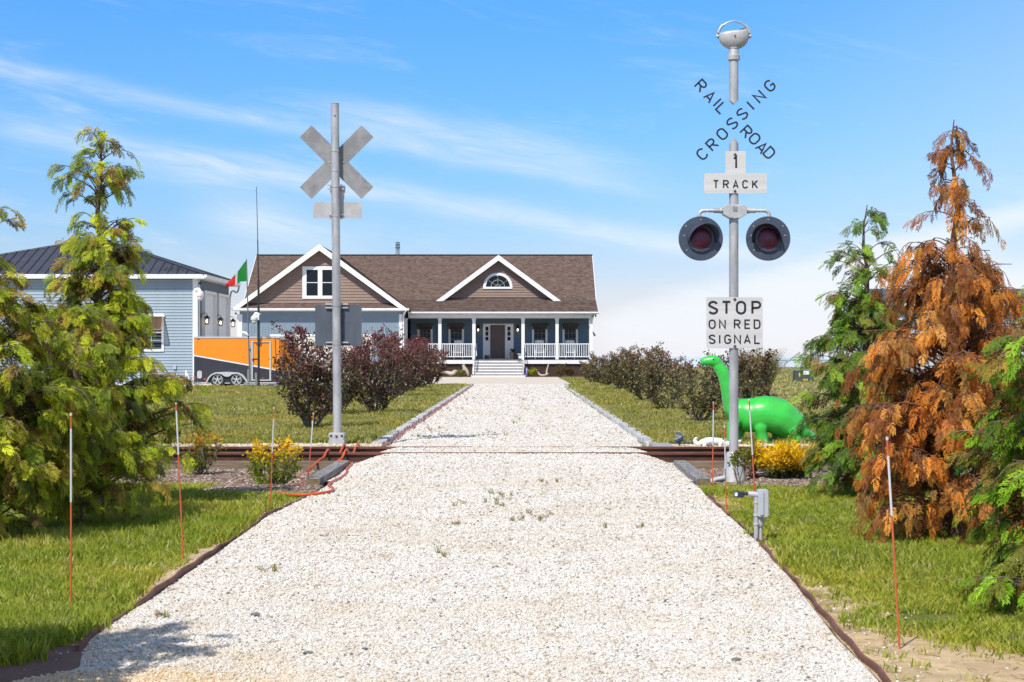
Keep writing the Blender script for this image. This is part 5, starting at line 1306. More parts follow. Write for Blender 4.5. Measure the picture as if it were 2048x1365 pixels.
def house():
    r = HOUSE
    s = F / 106.; X = lambda px: (px - CX) / s
    Z = lambda py: EYE + (HY - py) / s
    sw = F / 108.; XW = lambda px: (px - CX) / sw
    ZW = lambda py: EYE + (HY - py) / sw
    # walls
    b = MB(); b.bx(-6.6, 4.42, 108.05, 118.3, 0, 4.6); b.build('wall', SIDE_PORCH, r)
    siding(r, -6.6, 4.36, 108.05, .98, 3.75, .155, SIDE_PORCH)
    b = MB(); b.prism([(4.36, 4.6), (-16.4, 4.6), (-16.4, 4.5), (4.36, 4.5)], 108.3, 118.2); b.build('ceiling_slab', WHITE, r)
    MB().bx(-16.4, -6.62, 110, 118.2, 0, 4.5).build('wall', BB, r)
    # right gable end wall above eaves
    for xx in (-16.42, 4.38):
        MB().add([(xx, 108.3, 4.5), (xx, 118.3, 4.5), (xx, 113.6, 7.45), (xx + .08, 108.3, 4.5), (xx + .08, 118.3, 4.5), (xx + .08, 113.6, 7.45)], [(0, 1, 2), (3, 5, 4), (0, 3, 4, 1), (1, 4, 5, 2), (2, 5, 3, 0)]).build('gable_wall', SIDE_BR, r)
    # main roof
    xl, xr = -17.0, 4.88
    slope((xl, 108.8, 4.76), (xr, 108.8, 4.76), (xr, 114, 7.83), (xl, 114, 7.83), SHG, 'roof_slope', r)
    slope((xr, 119.4, 4.65), (xl, 119.4, 4.65), (xl, 114, 7.83), (xr, 114, 7.83), SHG, 'roof_slope', r, course=.4)
    slope((-6.62, 105.45, 3.93), (xr, 105.45, 3.93), (xr, 108.82, 4.765), (-8.4, 108.82, 4.765), SHG, 'porch_roof', r)
    MB().beam((xl, 114, 7.86), (xr, 114, 7.86), .22, .05).build('ridge_cap', M('dark_ridge', (.045, .034, .03), rough=.9), r)
    # right rake trim
    for a_, b_ in (((xr + .0, 105.45, 3.86), (xr, 108.8, 4.69)), ((xr, 108.8, 4.69), (xr, 114, 7.76)), ((xl, 108.8, 4.69), (xl, 114, 7.76))):
        MB().beam(a_, b_, .03, .16).build('rake_trim', WHITE, r)
    # porch: beam, soffit, gutter
    gutter(r, -6.6, xr, 105.42, 3.93)
    MB().bx(-6.6, 4.62, 105.78, 106.02, Z(637), Z(629.3)).build('porch_beam', WHITE, r)
    MB().bx(-6.6, 4.8, 105.43, 108.04, Z(629.2), Z(629.2) + .03).build('porch_ceiling', WHITE, r)
    # deck, skirt, lattice
    MB().bx(-6.6, 4.58, 105.75, 108.04, Z(719.5) - .05, Z(719.5)).build('porch_floor', DIRTB, r)
    MB().bx(-6.6, X(946), 105.66, 105.745, Z(728), Z(720.5)).build('skirt_board', WHITE, r)
    MB().bx(X(1048), 4.58, 105.66, 105.745, Z(728), Z(720.5)).build('skirt_board', WHITE, r)
    for x0, x1 in ((-6.6, X(946)), (X(1048), 4.58)):
        lt = MB().bx(x0, x1, 105.80, 105.84, 0, Z(728)).build('lattice_backing', LATT, r)
        b = MB(); xx = x0
        while xx < x1 - .35:
            b.beam((xx, 105.785, .02), (xx + .45, 105.785, Z(728.5) - .02), .012, .028, up=(0, 1, 0)) ; b.beam((xx + .45, 105.775, .02), (xx, 105.775, Z(728.5) - .02), .012, .028, up=(0, 1, 0)); xx += .10
        o = b.build('lattice', LATT, lt); o['kind'] = 'stuff'
    # columns
    cols = [812, 880, 948, 1046, 1114, 1182]
    for px in cols:
        x = X(px); zb = Z(754) if px in (948, 1046) else Z(719.5)
        c = MB().bx(x - .095, x + .095, 105.80, 105.99, zb, Z(637.2)).build('porch_column', WHITE, r)
        MB().bx(x - .12, x + .12, 105.775, 106.015, Z(640.5), Z(637.3)).build('capital', WHITE, c)
    # railings
    zt, zb = Z(689.5), Z(713)
    bal = MB().bx(-.019, .019, -.019, .019, zb, zt); bme = bpy.data.meshes.new('baluster'); bme.from_pydata(bal.v, [], bal.f); bme.materials.append(WHITE)
    for a_, b_ in ((812, 880), (880, 948), (1046, 1114), (1114, 1182)):
        x0, x1 = X(a_) + .1, X(b_) - .1; ry = 105.9
        rl = MB(); rl.bx(x0, x1, ry - .04, ry + .04, zt, zt + .06); rl.bx(x0, x1, ry - .035, ry + .035, zb - .05, zb); ro = rl.build('railing', WHITE, r)
        n = 14
        for i in range(n):
            obj('baluster', bme, ro, loc=(x0 + (x1 - x0) * (i + .5) / n - r.location.x, ry - r.location.y, 0))
    # steps and hand rails
    x0, x1 = X(946), X(1048); n = 6; zf = Z(719.5); rise = zf / n
    for i in range(n):
        yy = 105.66 - .28 * (n - 1 - i) ; w0, w1 = (x0 - .0, x1 + .0) if i else (x0 - .08, x1 + .08)
        st = MB().bx(w0 + .1 * (i > 0), w1 - .1 * (i > 0), yy, yy + .02, i * rise, (i + 1) * rise - .042).build('riser', WHITE, r)
        MB().bx(w0 + .1 * (i > 0), w1 - .1 * (i > 0), yy - .03, yy + .30, (i + 1) * rise - .041, (i + 1) * rise - .003).build('tread', M('grey_brown_tread', (.20, .17, .15), rough=.8) if i == 0 else bpy.data.materials['grey_brown_tread'], r)
        if i == n - 1:
            for ch, px in zip('184', (1035.5, 1038.6, 1042.0)): letter(ch, ((px - CX) / (F / yy), yy - .004, EYE + (HY - 722.8) / (F / yy)), .12, .018, st, name='house_number')
    for sx, xx in ((-1, x0 + .06), (1, x1 - .06)):
        b = MB(); b.bx(xx - .02, xx + .02, 104.36, 104.40, .0, 1.0); b.beam((xx, 104.38, 1.0), (xx, 105.85, Z(689.5)), .05, .06)
        for k in range(6):
            t = (k + .5) / 6; yy = 104.38 + 1.4 * t; b.bx(xx - .016, xx + .016, yy - .016, yy + .016, .12 + (zf - .1) * t, 1.0 + (Z(689.5) - 1.0) * t - .03)
        b.build('step_railing', WHITE, r)
    MB().bx(X(951), X(952.8), 107.0, 107.06, Z(713), Z(687)).build('door_side_post', WHITE, r)
    # door with sidelights
    yw = 108.028
    fr = MB(); fr.bx(XW(966), XW(1027), yw - .05, yw, ZW(718.5), ZW(648)); d = fr.build('door_surround', WHITE, r)
    dd = MB().bx(XW(980.5), XW(1010), yw - .085, yw - .051, ZW(717), ZW(650.5)).build('front_door', DOORB, r)
    MB().bx(XW(982.5), XW(1008), yw - .095, yw - .0855, ZW(714), ZW(688)).build('door_panel', DOORB, dd); MB().bx(XW(982.5), XW(1008), yw - .095, yw - .0855, ZW(684), ZW(653)).build('door_panel', DOORB, dd)
    MB().bx(XW(981.3), XW(982.2), yw - .13, yw - .0955, ZW(687.5), ZW(678.5)).build('door_handle', BLACK, dd)
    for px in (973.8, 1018):
        for k, (a_, b_) in enumerate(((654, 662), (663.5, 672), (674, 681.5))):
            MB().bx(XW(px - 3), XW(px + 3), yw - .058, yw - .0505, ZW(b_), ZW(a_)).build('sidelight_pane', GLASS_D, d)
        MB().bx(XW(px - 5.5), XW(px + 5.5), yw - .056, yw - .0505, ZW(715), ZW(686)).build('sidelight_panel', DOORW, d)
    # windows with shades
    for px in (850, 912.5, 1079.5, 1140.5):
        w = window(r, XW(px - 11.3), XW(px + 11.3), 108.028, ZW(703), ZW(655), 3, 4, fr=.13, mull=.015)
        MB().bx(XW(px - 16.5), XW(px + 16.5), 107.90, 107.965, ZW(653), ZW(647.5)).build('shade_valance', DARKBROWN, w)
        MB().beam((XW(px), 107.93, ZW(652)), (XW(px), 107.88, ZW(659)), XW(px + 15) - XW(px - 15), .02, up=(0, 1, 0)).build('shade_panel', DARKBROWN, w)
    # dormer gable on the porch roof
    yd = 108.45; sd = F / yd; XD = lambda px: (px - CX) / sd
    ZD = lambda py: EYE + (HY - py) / sd
    xa, za = XD(997), ZD(510.5); zl = ZD(602.5); hl = (XD(1119.5) - XD(871.5)) / 2
    tri_siding(r, xa, ZD(594.5), za - .30, hl * .90, yd + .48, .155, SIDE_BR)
    MB().prism([(xa - hl * .93, zl - .1), (xa + hl * .93, zl - .1), (xa, za - .15)], yd + .485, yd + .56).build('gable_wall', SIDE_BR, r)
    for sx in (-1, 1):
        e0 = Vector((xa + sx * (hl + .06), yd, zl)); e1 = Vector((xa, yd, za)); back = 7.0
        slope((e0.x, yd + .02, zl - .02), (e0.x, yd + back, zl - .02), (xa, yd + back, za), (xa, yd + .02, za), SHG, 'dormer_roof', r, course=.15, thick=.05)
        MB().prism([(xa, za + .01), (xa + sx * (hl + .04), zl + .0), (xa + sx * (hl - .42), zl - .0), (xa, za - .335)], yd - .03, yd + .015).build('rake_board', WHITE, r)
        MB().prism([(xa, za - .06), (xa + sx * (hl - .02), zl - .0), (xa + sx * (hl - .10), zl - .03), (xa, za - .11)], yd + .016, yd + .48).build('soffit', WHITE, r)
    # half-round window
    xc, zc = XD(995.5), ZD(573.5); yy = yd + .452; ro, ri = XD(1025) - xc, XD(1019.5) - xc; rz = .96
    out = [(xc + ro * math.cos(R(a)), zc + ro * rz * math.sin(R(a))) for a in range(0, 181, 10)]; inn = [(xc + ri * math.cos(R(a)), zc + ri * rz * math.sin(R(a))) for a in range(0, 181, 10)]
    b = MB(); n = len(out); vs = [(x, yy - .05, z) for x, z in out] + [(x, yy - .05, z) for x, z in inn] + [(x, yy + .02, z) for x, z in out] + [(x, yy + .02, z) for x, z in inn]
    fs = []
    for i in range(n - 1): fs += [(i, i + 1, n + i + 1, n + i), (2 * n + i, 3 * n + i, 3 * n + i + 1, 2 * n + i + 1), (i, 2 * n + i, 2 * n + i + 1, i + 1), (n + i, n + i + 1, 3 * n + i + 1, 3 * n + i)]
    b.add(vs, fs); b.bx(xc - ro, xc + ro, yy - .05, yy + .02, zc - .13, zc - .001); w = b.build('arched_window', WHITE, r)
    MB().prism([(xc + ri * math.cos(R(a)), zc + ri * rz * math.sin(R(a))) for a in range(0, 181, 10)], yy - .012, yy + .0).build('pane', GLASS_D, w)
    b = MB()
    for a in (35, 90, 145): b.beam((xc + .1 * math.cos(R(a)), yy - .02, zc + .1 * math.sin(R(a))), (xc + ri * math.cos(R(a)), yy - .02, zc + ri * rz * math.sin(R(a))), .012, .026, up=(0, 1, 0))
    for rr in (.13, .42): b.tube([(xc + rr * math.cos(R(a)), yy - .02 - (.002 if rr > .2 else 0), zc + rr * math.sin(R(a))) for a in range(0, 181, 12)], .013, 4)
    b.build('muntins', M('pale_muntin', (.45, .52, .48), rough=.5), w)
    # ---------------- left wing with garage
    yf = 102.5; sf = F / yf; XF = lambda px: (px - CX) / sf
    ZF = lambda py: EYE + (HY - py) / sf
    xa, za = XF(638.5), ZF(489); zl = ZF(617.5); hl = (XF(813) - XF(465)) / 2; ywl = 103.0
    MB().bx(-16.35, -6.85, ywl, 110.0, 0, 3.98).build('wall', BB, r)
    tri_siding(r, xa, ZF(606), za - .36, hl * .895, ywl - .01, .172, SIDE_BR)
    MB().prism([(xa - hl * .95, 3.98), (xa + hl * .95, 3.98), (xa, za - .22)], ywl - .005, ywl + .08).build('gable_wall', SIDE_BR, r)
    slope((XF(478), yf - .05, ZF(617)), (XF(800), yf - .05, ZF(617)), (XF(790), ywl, ZF(606.5)), (XF(490), ywl, ZF(606.5)), SHG, 'pent_roof', r, course=.13)
    gutter(r, XF(466), XF(818), yf + .05, ZF(617), .15)
    MB().bx(XF(468), XF(812), yf + .06, ywl, ZF(622.5), ZF(621)).build('soffit', WHITE, r)
    for sx in (-1, 1):
        slope((xa + sx * (hl + .05), yf + .02, zl - .02), (xa + sx * (hl + .05), 111.5, zl - .02), (xa, 111.5 + 2.5, za), (xa, yf + .02, za), SHG, 'wing_roof', r, course=.15, thick=.06)
        MB().prism([(xa, za + .01), (xa + sx * (hl + .03), zl), (xa + sx * (hl - .40), zl), (xa, za - .36)], yf - .03, yf + .015).build('rake_board', WHITE, r)
        MB().prism([(xa, za - .07), (xa + sx * (hl - .02), zl), (xa + sx * (hl - .10), zl - .02), (xa, za - .12)], yf + .016, ywl - .02).build('soffit', WHITE, r)
    # board and batten front
    me = MB().bx(-.018, .018, -.022, 0, 0, 3.72); bm_ = bpy.data.meshes.new('batten'); bm_.from_pydata(me.v, [], me.f); bm_.materials.append(BB)
    xx = -16.0
    while xx < -7.1:
        inside = XF(540) - .1 < xx < XF(742) + .1
        if not inside: obj('batten', bm_, r, loc=(xx - r.location.x, ywl - r.location.y, 0))
        xx += .165
    mb2 = MB().bx(-.018, .018, -.022, 0, ZF(668), 3.72); bm2 = bpy.data.meshes.new('batten'); bm2.from_pydata(mb2.v, [], mb2.f); bm2.materials.append(BB); xx = -16.0
    while xx < -7.1:
        if XF(540) - .1 < xx < XF(742) + .1: obj('batten', bm2, r, loc=(xx - r.location.x, ywl - r.location.y, 0))
        xx += .165
    MB().bx(-16.5, -16.2, ywl - .04, ywl, 0, 3.72).build('corner_board', WHITE, r); MB().bx(XF(797), XF(803.5), ywl - .04, ywl, 0, 3.72).build('corner_board', WHITE, r)
    b = MB(); b.bx(XF(538), XF(742), ywl - .05, ywl, ZF(673), ZF(669)); b.bx(XF(538), XF(542), ywl - .05, ywl, 0, ZF(673)); b.bx(XF(738), XF(742), ywl - .05, ywl, 0, ZF(673)); b.build('garage_door_trim', WHITE, r)
    nrow = 4
    for i in range(nrow):
        z0 = ZF(673) * i / nrow; g = MB().bx(XF(542), XF(738), ywl - .02, ywl - .004, z0 + .006, ZF(673) * (i + 1) / nrow - .006).build('garage_door_panel', M('cream_garage_door', (.58, .55, .50), rough=.6) if i == 0 else bpy.data.materials['cream_garage_door'], r)
    # downspout
    xx = XF(806); MB().tube(smoothpath([(XF(812), yf + .0, 3.93), (XF(808), yf + .2, 3.7), (xx, ywl - .05, 3.5), (xx, ywl - .05, .1)], 4), .04, 6).build('downspout', WHITE, r)
    # upper double window
    x0, x1, z0, z1 = XF(603), XF(673), ZF(597.5), ZF(532.5); yy = ywl - .035
    b = MB(); fr_ = .24; b.bx(x0, x0 + fr_, yy - .05, yy, z0, z1); b.bx(x1 - fr_, x1, yy - .05, yy, z0, z1); b.bx(x0 + fr_, x1 - fr_, yy - .05, yy, z1 - .2, z1); b.bx(x0 + fr_, x1 - fr_, yy - .05, yy, z0, z0 + .18); b.bx(xa - .13, xa + .13, yy - .05, yy, z0 + .18, z1 - .2)
    w = b.build('double_window', WHITE, r)
    for (a_, c_) in ((x0 + fr_, xa - .13), (xa + .13, x1 - fr_)):
        zm = ZF(565)
        MB().bx(a_, c_, yy - .015, yy - .005, z0 + .18, zm - .02).build('pane', GLASS_D, w); MB().bx(a_, c_, yy - .022, yy - .012, zm + .02, z1 - .2).build('pane', GLASS_D, w); MB().bx(a_, c_, yy - .035, yy - .005, zm - .02, zm + .02).build('meeting_rail', WHITE, w)
    # chimney flue on the ridge
    s4 = F / 114; x4 = (795.5 - CX) / s4; zz = lambda py: EYE + (HY - py) / s4
    fl = MB().cyl((x4, 114.0, 7.6), (x4, 114.0, zz(497)), .075, n=10).build('flue_pipe', M('flue_steel', (.35, .40, .45), rough=.3, metal=.6), r, smooth=True)
    for py, rr in ((496, .16), (492.5, .13), (489.5, .13), (486, .13)): MB().lathe((x4, 114, zz(py)), [(rr, -.03), (rr, .03)], 14).build('flue_ring', BLACK, fl)
    for sx in (-1, 1): MB().beam((x4 + sx * .12, 114, 7.8), (x4 + sx * .12, 114, zz(486)), .025, .025).build('flue_strut', BLACK, fl)
    # shutter awning seen edge-on at the right wall
    MB().beam((4.46, 109.6, ZW(653)), (4.86, 109.6, ZW(671)), 1.0, .05, up=(1, 0, 1)).build('side_shutter', DARKBROWN, r); MB().beam((4.42, 109.2, ZW(673)), (4.86, 109.2, ZW(671.5)), .03, .03).build('shutter_stay', BLACK, r)
    b = MB(); b.lathe((4.55, 105.6, Z(632.5)), [(.02, -.06), (.05, -.04), (.05, .04), (.02, .05)], 10); b.build('floodlight', BLACK, r)
    b = MB(); b.lathe((4.72, 105.6, Z(632.5)), [(.02, -.06), (.05, -.04), (.05, .04), (.02, .05)], 10); b.build('floodlight', BLACK, r)
    b = MB(); b.lathe((XF(470), yf + .3, ZF(627)), [(.02, -.06), (.06, -.04), (.06, .04), (.02, .05)], 10); b.build('floodlight', BLACK, r)
    # bed of mulch before the lattice
    for x0, x1 in ((XF(800), X(944)), (X(1050), X(1125) + 1.8)):
        o = MB().bx(x0, x1, 103.9, 105.7, -.1, .045).build('planting_bed', DIRTB); o['kind'] = 'structure'
house()
BULB = M('lamp_bulb', (1, .8, .5), emit=((1.0, .72, .38), 9.0))
LGL = M('lantern_glass', (.35, .33, .28), rough=.2)
def lantern(p, out, label, group, s=1.0):
    """wall lantern; p on the wall, out = unit vector away from it"""
    p = Vector(p); o = Vector(out); root = thing('wall_lantern', p, label, 'wall light', group); c = p + o * .26 * s
    b = MB(); b.box(p + o * .015, (.10 * s if abs(o.y) > .5 else .03, .03 if abs(o.y) > .5 else .10 * s, .20 * s)); b.build('back_plate', BLACK, root)
    MB().tube(smoothpath([p + Vector((0, 0, .05 * s)), p + o * .14 * s + Vector((0, 0, .12 * s)), c + Vector((0, 0, .09 * s)), c + Vector((0, 0, .0))], 4), .013 * s, 6).build('arm', BLACK, root, smooth=True)
    MB().lathe(c, [(.03 * s, .02 * s), (.05 * s, .0), (.145 * s, -.10 * s), (.14 * s, -.12 * s)], 6).build('roof', BLACK, root)
    MB().lathe(c, [(.08 * s, -.40 * s), (.085 * s, -.37 * s)], 6).build('base', BLACK, root)
    for k in range(6):
        a = k * math.pi / 3; MB().beam(c + Vector((.115 * s * math.cos(a), .115 * s * math.sin(a), -.12 * s)), c + Vector((.08 * s * math.cos(a), .08 * s * math.sin(a), -.38 * s)), .014 * s, .014 * s).build('frame_bar', BLACK, root)
    MB().lathe(c + Vector((0, 0, -.26 * s)), [(.01, -.06 * s), (.045 * s, -.02 * s), (.04 * s, .03 * s), (.012, .08 * s)], 8).build('bulb', BULB, root, smooth=True)
for px, lb in ((956.5, 'lit porch lantern on the wall left of the front door'), (1035.5, 'lit porch lantern on the wall right of the front door')):
    s = F / 108; lantern(((px - CX) / s, 107.99, EYE + (HY - 653) / s), (0, -1, 0), lb, 'lanterns beside the front door', .92)

# porch furniture and yard ornaments
def rocker(x, y, z, label, mat):
    root = thing('rocking_chair', (x, y, z), label, 'rocking chair', 'rocking chairs on the porch')
    for sx in (-1, 1):
        MB().tube([(x + sx * .26, y - .42 + .1 * k, z + .035 + .012 * (k - 4) ** 2) for k in range(9)], .017, 6).build('rocker', mat, root)
        MB().bx(x + sx * .26 - .02, x + sx * .26 + .02, y - .24, y - .20, z + .05, z + .64).build('leg', mat, root); MB().beam((x + sx * .26, y + .22, z + .05), (x + sx * .25, y + .38, z + 1.16), .04, .04).build('leg', mat, root)
        MB().bx(x + sx * .28 - .04, x + sx * .28 + .04, y - .28, y + .26, z + .64, z + .665).build('armrest', mat, root)
    MB().bx(x - .25, x + .25, y - .26, y + .22, z + .42, z + .45).build('seat', mat, root)
    for i in range(6):
        a = -.2 + .08 * i; MB().beam((x + a, y + .25, z + .46), (x + a, y + .36, z + 1.05), .045, .015, up=(0, 1, 0)).build('back_slat', mat, root)
    P = [(x - .27, z + 1.02), (x + .27, z + 1.02), (x + .27, z + 1.13)] + [(x + .27 * math.cos(R(t)), z + 1.13 + .05 * math.sin(R(t))) for t in range(20, 170, 15)] + [(x - .27, z + 1.13)]
    MB().prism(P, y + .35, y + .375).build('top_rail', mat, root)
s = F / 107.2; PZ = EYE + (HY - 719.5) / 33.02
rocker((917 - CX) / s, 107.0, PZ, 'white rocking chair behind the left porch railing', WHITE)
rocker((1079 - CX) / s, 107.0, PZ, 'white rocking chair behind the railing right of the steps', WHITE)
rocker((1140 - CX) / s, 107.0, PZ, 'white rocking chair at the far right end of the porch', WHITE)
x = (1025 - CX) / s; root = thing('planter', (x, 107.2, PZ), 'tall dark planter with spiky palm right of the front door', 'planter')
MB().lathe((x, 107.2, PZ), [(.12, 0), (.15, .25), (.17, .42), (.165, .44), (.15, .40)], 16).build('pot', M('brown_pot', (.07, .05, .045), rough=.5), root, smooth=True)
r_ = np.random.default_rng(5); V = []; T = []
for i in range(46):
    a = i * 2.4; e = R(15 + 65 * r_.random()); L = .30 + .12 * r_.random(); d = Vector((math.cos(a) * math.cos(e), math.sin(a) * math.cos(e), math.sin(e))); n_ = d.cross(Vector((0, 0, 1))).normalized() * .018; b0 = Vector((0, 0, .42)); b = len(V)
    V += [b0 - n_, b0 + n_, b0 + d * L * .6 + n_, b0 + d * L * .6 - n_, b0 + d * L - Vector((0, 0, .05))]; T += [(b, b + 1, b + 2), (b, b + 2, b + 3), (b + 3, b + 2, b + 4)]
obj('palm_fronds', npmesh('palm_fronds', np.array(V), np.array(T), LEAF, np.tile(np.array([.08, .13, .02]), (len(V), 1))), root)
x = (974 - CX) / s; tag(MB().lathe((x, 107.3, PZ), [(.12, 0), (.15, .03), (.16, .24), (.15, .26), (.13, .25)], 4).build('metal_bin', M('speckled_grey', (.12, .13, .14), (.05, .055, .06), .6, scale=40)), 'square grey metal planter left of the front door', 'bin')
x = (1040 - CX) / s; root = thing('side_table', (x, 107.1, PZ), 'small dark side table with white top near the right porch post', 'side table')
MB().bx(x - .17, x + .17, 106.95, 107.25, PZ + .31, PZ + .35).build('table_top', WHITE, root)
for sx in (-1, 1):
    for sy in (-1, 1): MB().bx(x + sx * .14 - .018, x + sx * .14 + .018, 107.1 + sy * .12 - .018, 107.1 + sy * .12 + .018, PZ, PZ + .31).build('leg', BLACK, root)
MB().bx(x - .09, x + .15, 106.98, 107.2, PZ + .06, PZ + .24).build('shelf_box', WHITE, root)
# driftwood, gnome and little plants in the beds
DW = M('bleached_driftwood', (.50, .44, .36), (.36, .31, .25), .85, scale=20, bump=.4)
def px3(px, py, D): return W(px, py, D)
b = MB(); D = 104.3
b.tube(smoothpath([px3(880, 747, D), px3(892, 745.5, D), px3(904, 748, D - .2), px3(914, 744.5, D - .1), (px3(922, 748, D))], 4), [.05, .07, .08, .085, .09, .10, .12, .13, .13, .12, .10, .09, .10, .10, .07, .05, .03], 8); b.tube(smoothpath([px3(905, 744, D), px3(911, 741.5, D), px3(917, 746, D)], 3), .05, 6)
tag(b.build('driftwood_log', DW, smooth=True), 'pale driftwood log lying left of the porch steps', 'driftwood')
b = MB(); b.tube(smoothpath([px3(926.5, 729.5, D), px3(929, 737, D), px3(934, 744, D), px3(937, 752, D)], 4), [.08, .09, .09, .10, .11, .12, .12, .11, .11, .10, .08, .07, .05], 8); b.tube([px3(929, 737, D), px3(924, 743, D), px3(920, 747, D)], [.06, .05, .03], 6)
tag(b.build('driftwood_snag', DW, smooth=True), 'upright pale driftwood trunk leaning beside the steps', 'driftwood')
b = MB(); b.tube(smoothpath([px3(1075, 744, D), px3(1080, 750, D), px3(1088, 751, D - .1), px3(1096, 748, D)], 4), .055, 7); b.tube(smoothpath([px3(1097, 729, D), px3(1094, 740, D), px3(1093, 748, D)], 3), [.03, .035, .04, .045, .05, .055, .06], 6)
tag(b.build('driftwood_branch', DW, smooth=True), 'forked pale driftwood branch right of the porch steps', 'driftwood')
x, z = px3(1053.5, 752, D).x, .045; root = thing('garden_gnome', (x, D, z), 'small purple garden gnome right of the porch steps', 'garden figure')
MB().lathe((x, D, z), [(.07, 0), (.085, .05), (.09, .18), (.06, .30), (.03, .33)], 10).build('coat', M('purple_paint', (.10, .09, .36), rough=.4), root, smooth=True)
MB().lathe((x, D - .01, z), [(.01, .31), (.05, .34), (.055, .38), (.02, .42)], 10).build('head', M('pale_figure', (.45, .40, .45), rough=.5), root, smooth=True)
MB().lathe((x, D, z), [(.06, .40), (.045, .45), (.012, .54)], 10).build('hat', M('purple_hat', (.20, .20, .55), rough=.4), root, smooth=True)
for px, D_, h, rd, pal, lb in ((875, 104.6, .42, .30, [(.42, .42, .03), (.28, .33, .03)], 'small yellow-green plant at the left end of the driftwood log'), (921, 104.0, .34, .32, [(.20, .22, .04), (.28, .27, .05)], 'low green plant between driftwood and steps'),
                               (1064, 104.4, .42, .36, [(.42, .44, .03), (.25, .30, .03)], 'round yellow-green plant beside the purple gnome'), (1122, 104.6, .75, .45, [(.12, .12, .03), (.16, .09, .03)], 'dark green bush below the right porch railing'), (1139, 104.4, .5, .35, [(.14, .08, .04), (.10, .09, .03)], 'brownish low bush at the right end of the porch bed')):
    shrub((px - CX) * D_ / F, D_, h, rd, 7, 380, pal, lb, int(px), None, name='bed_plant', lsize=(.07, .11), zbase=.04, cat='plant', mat=LEAF)

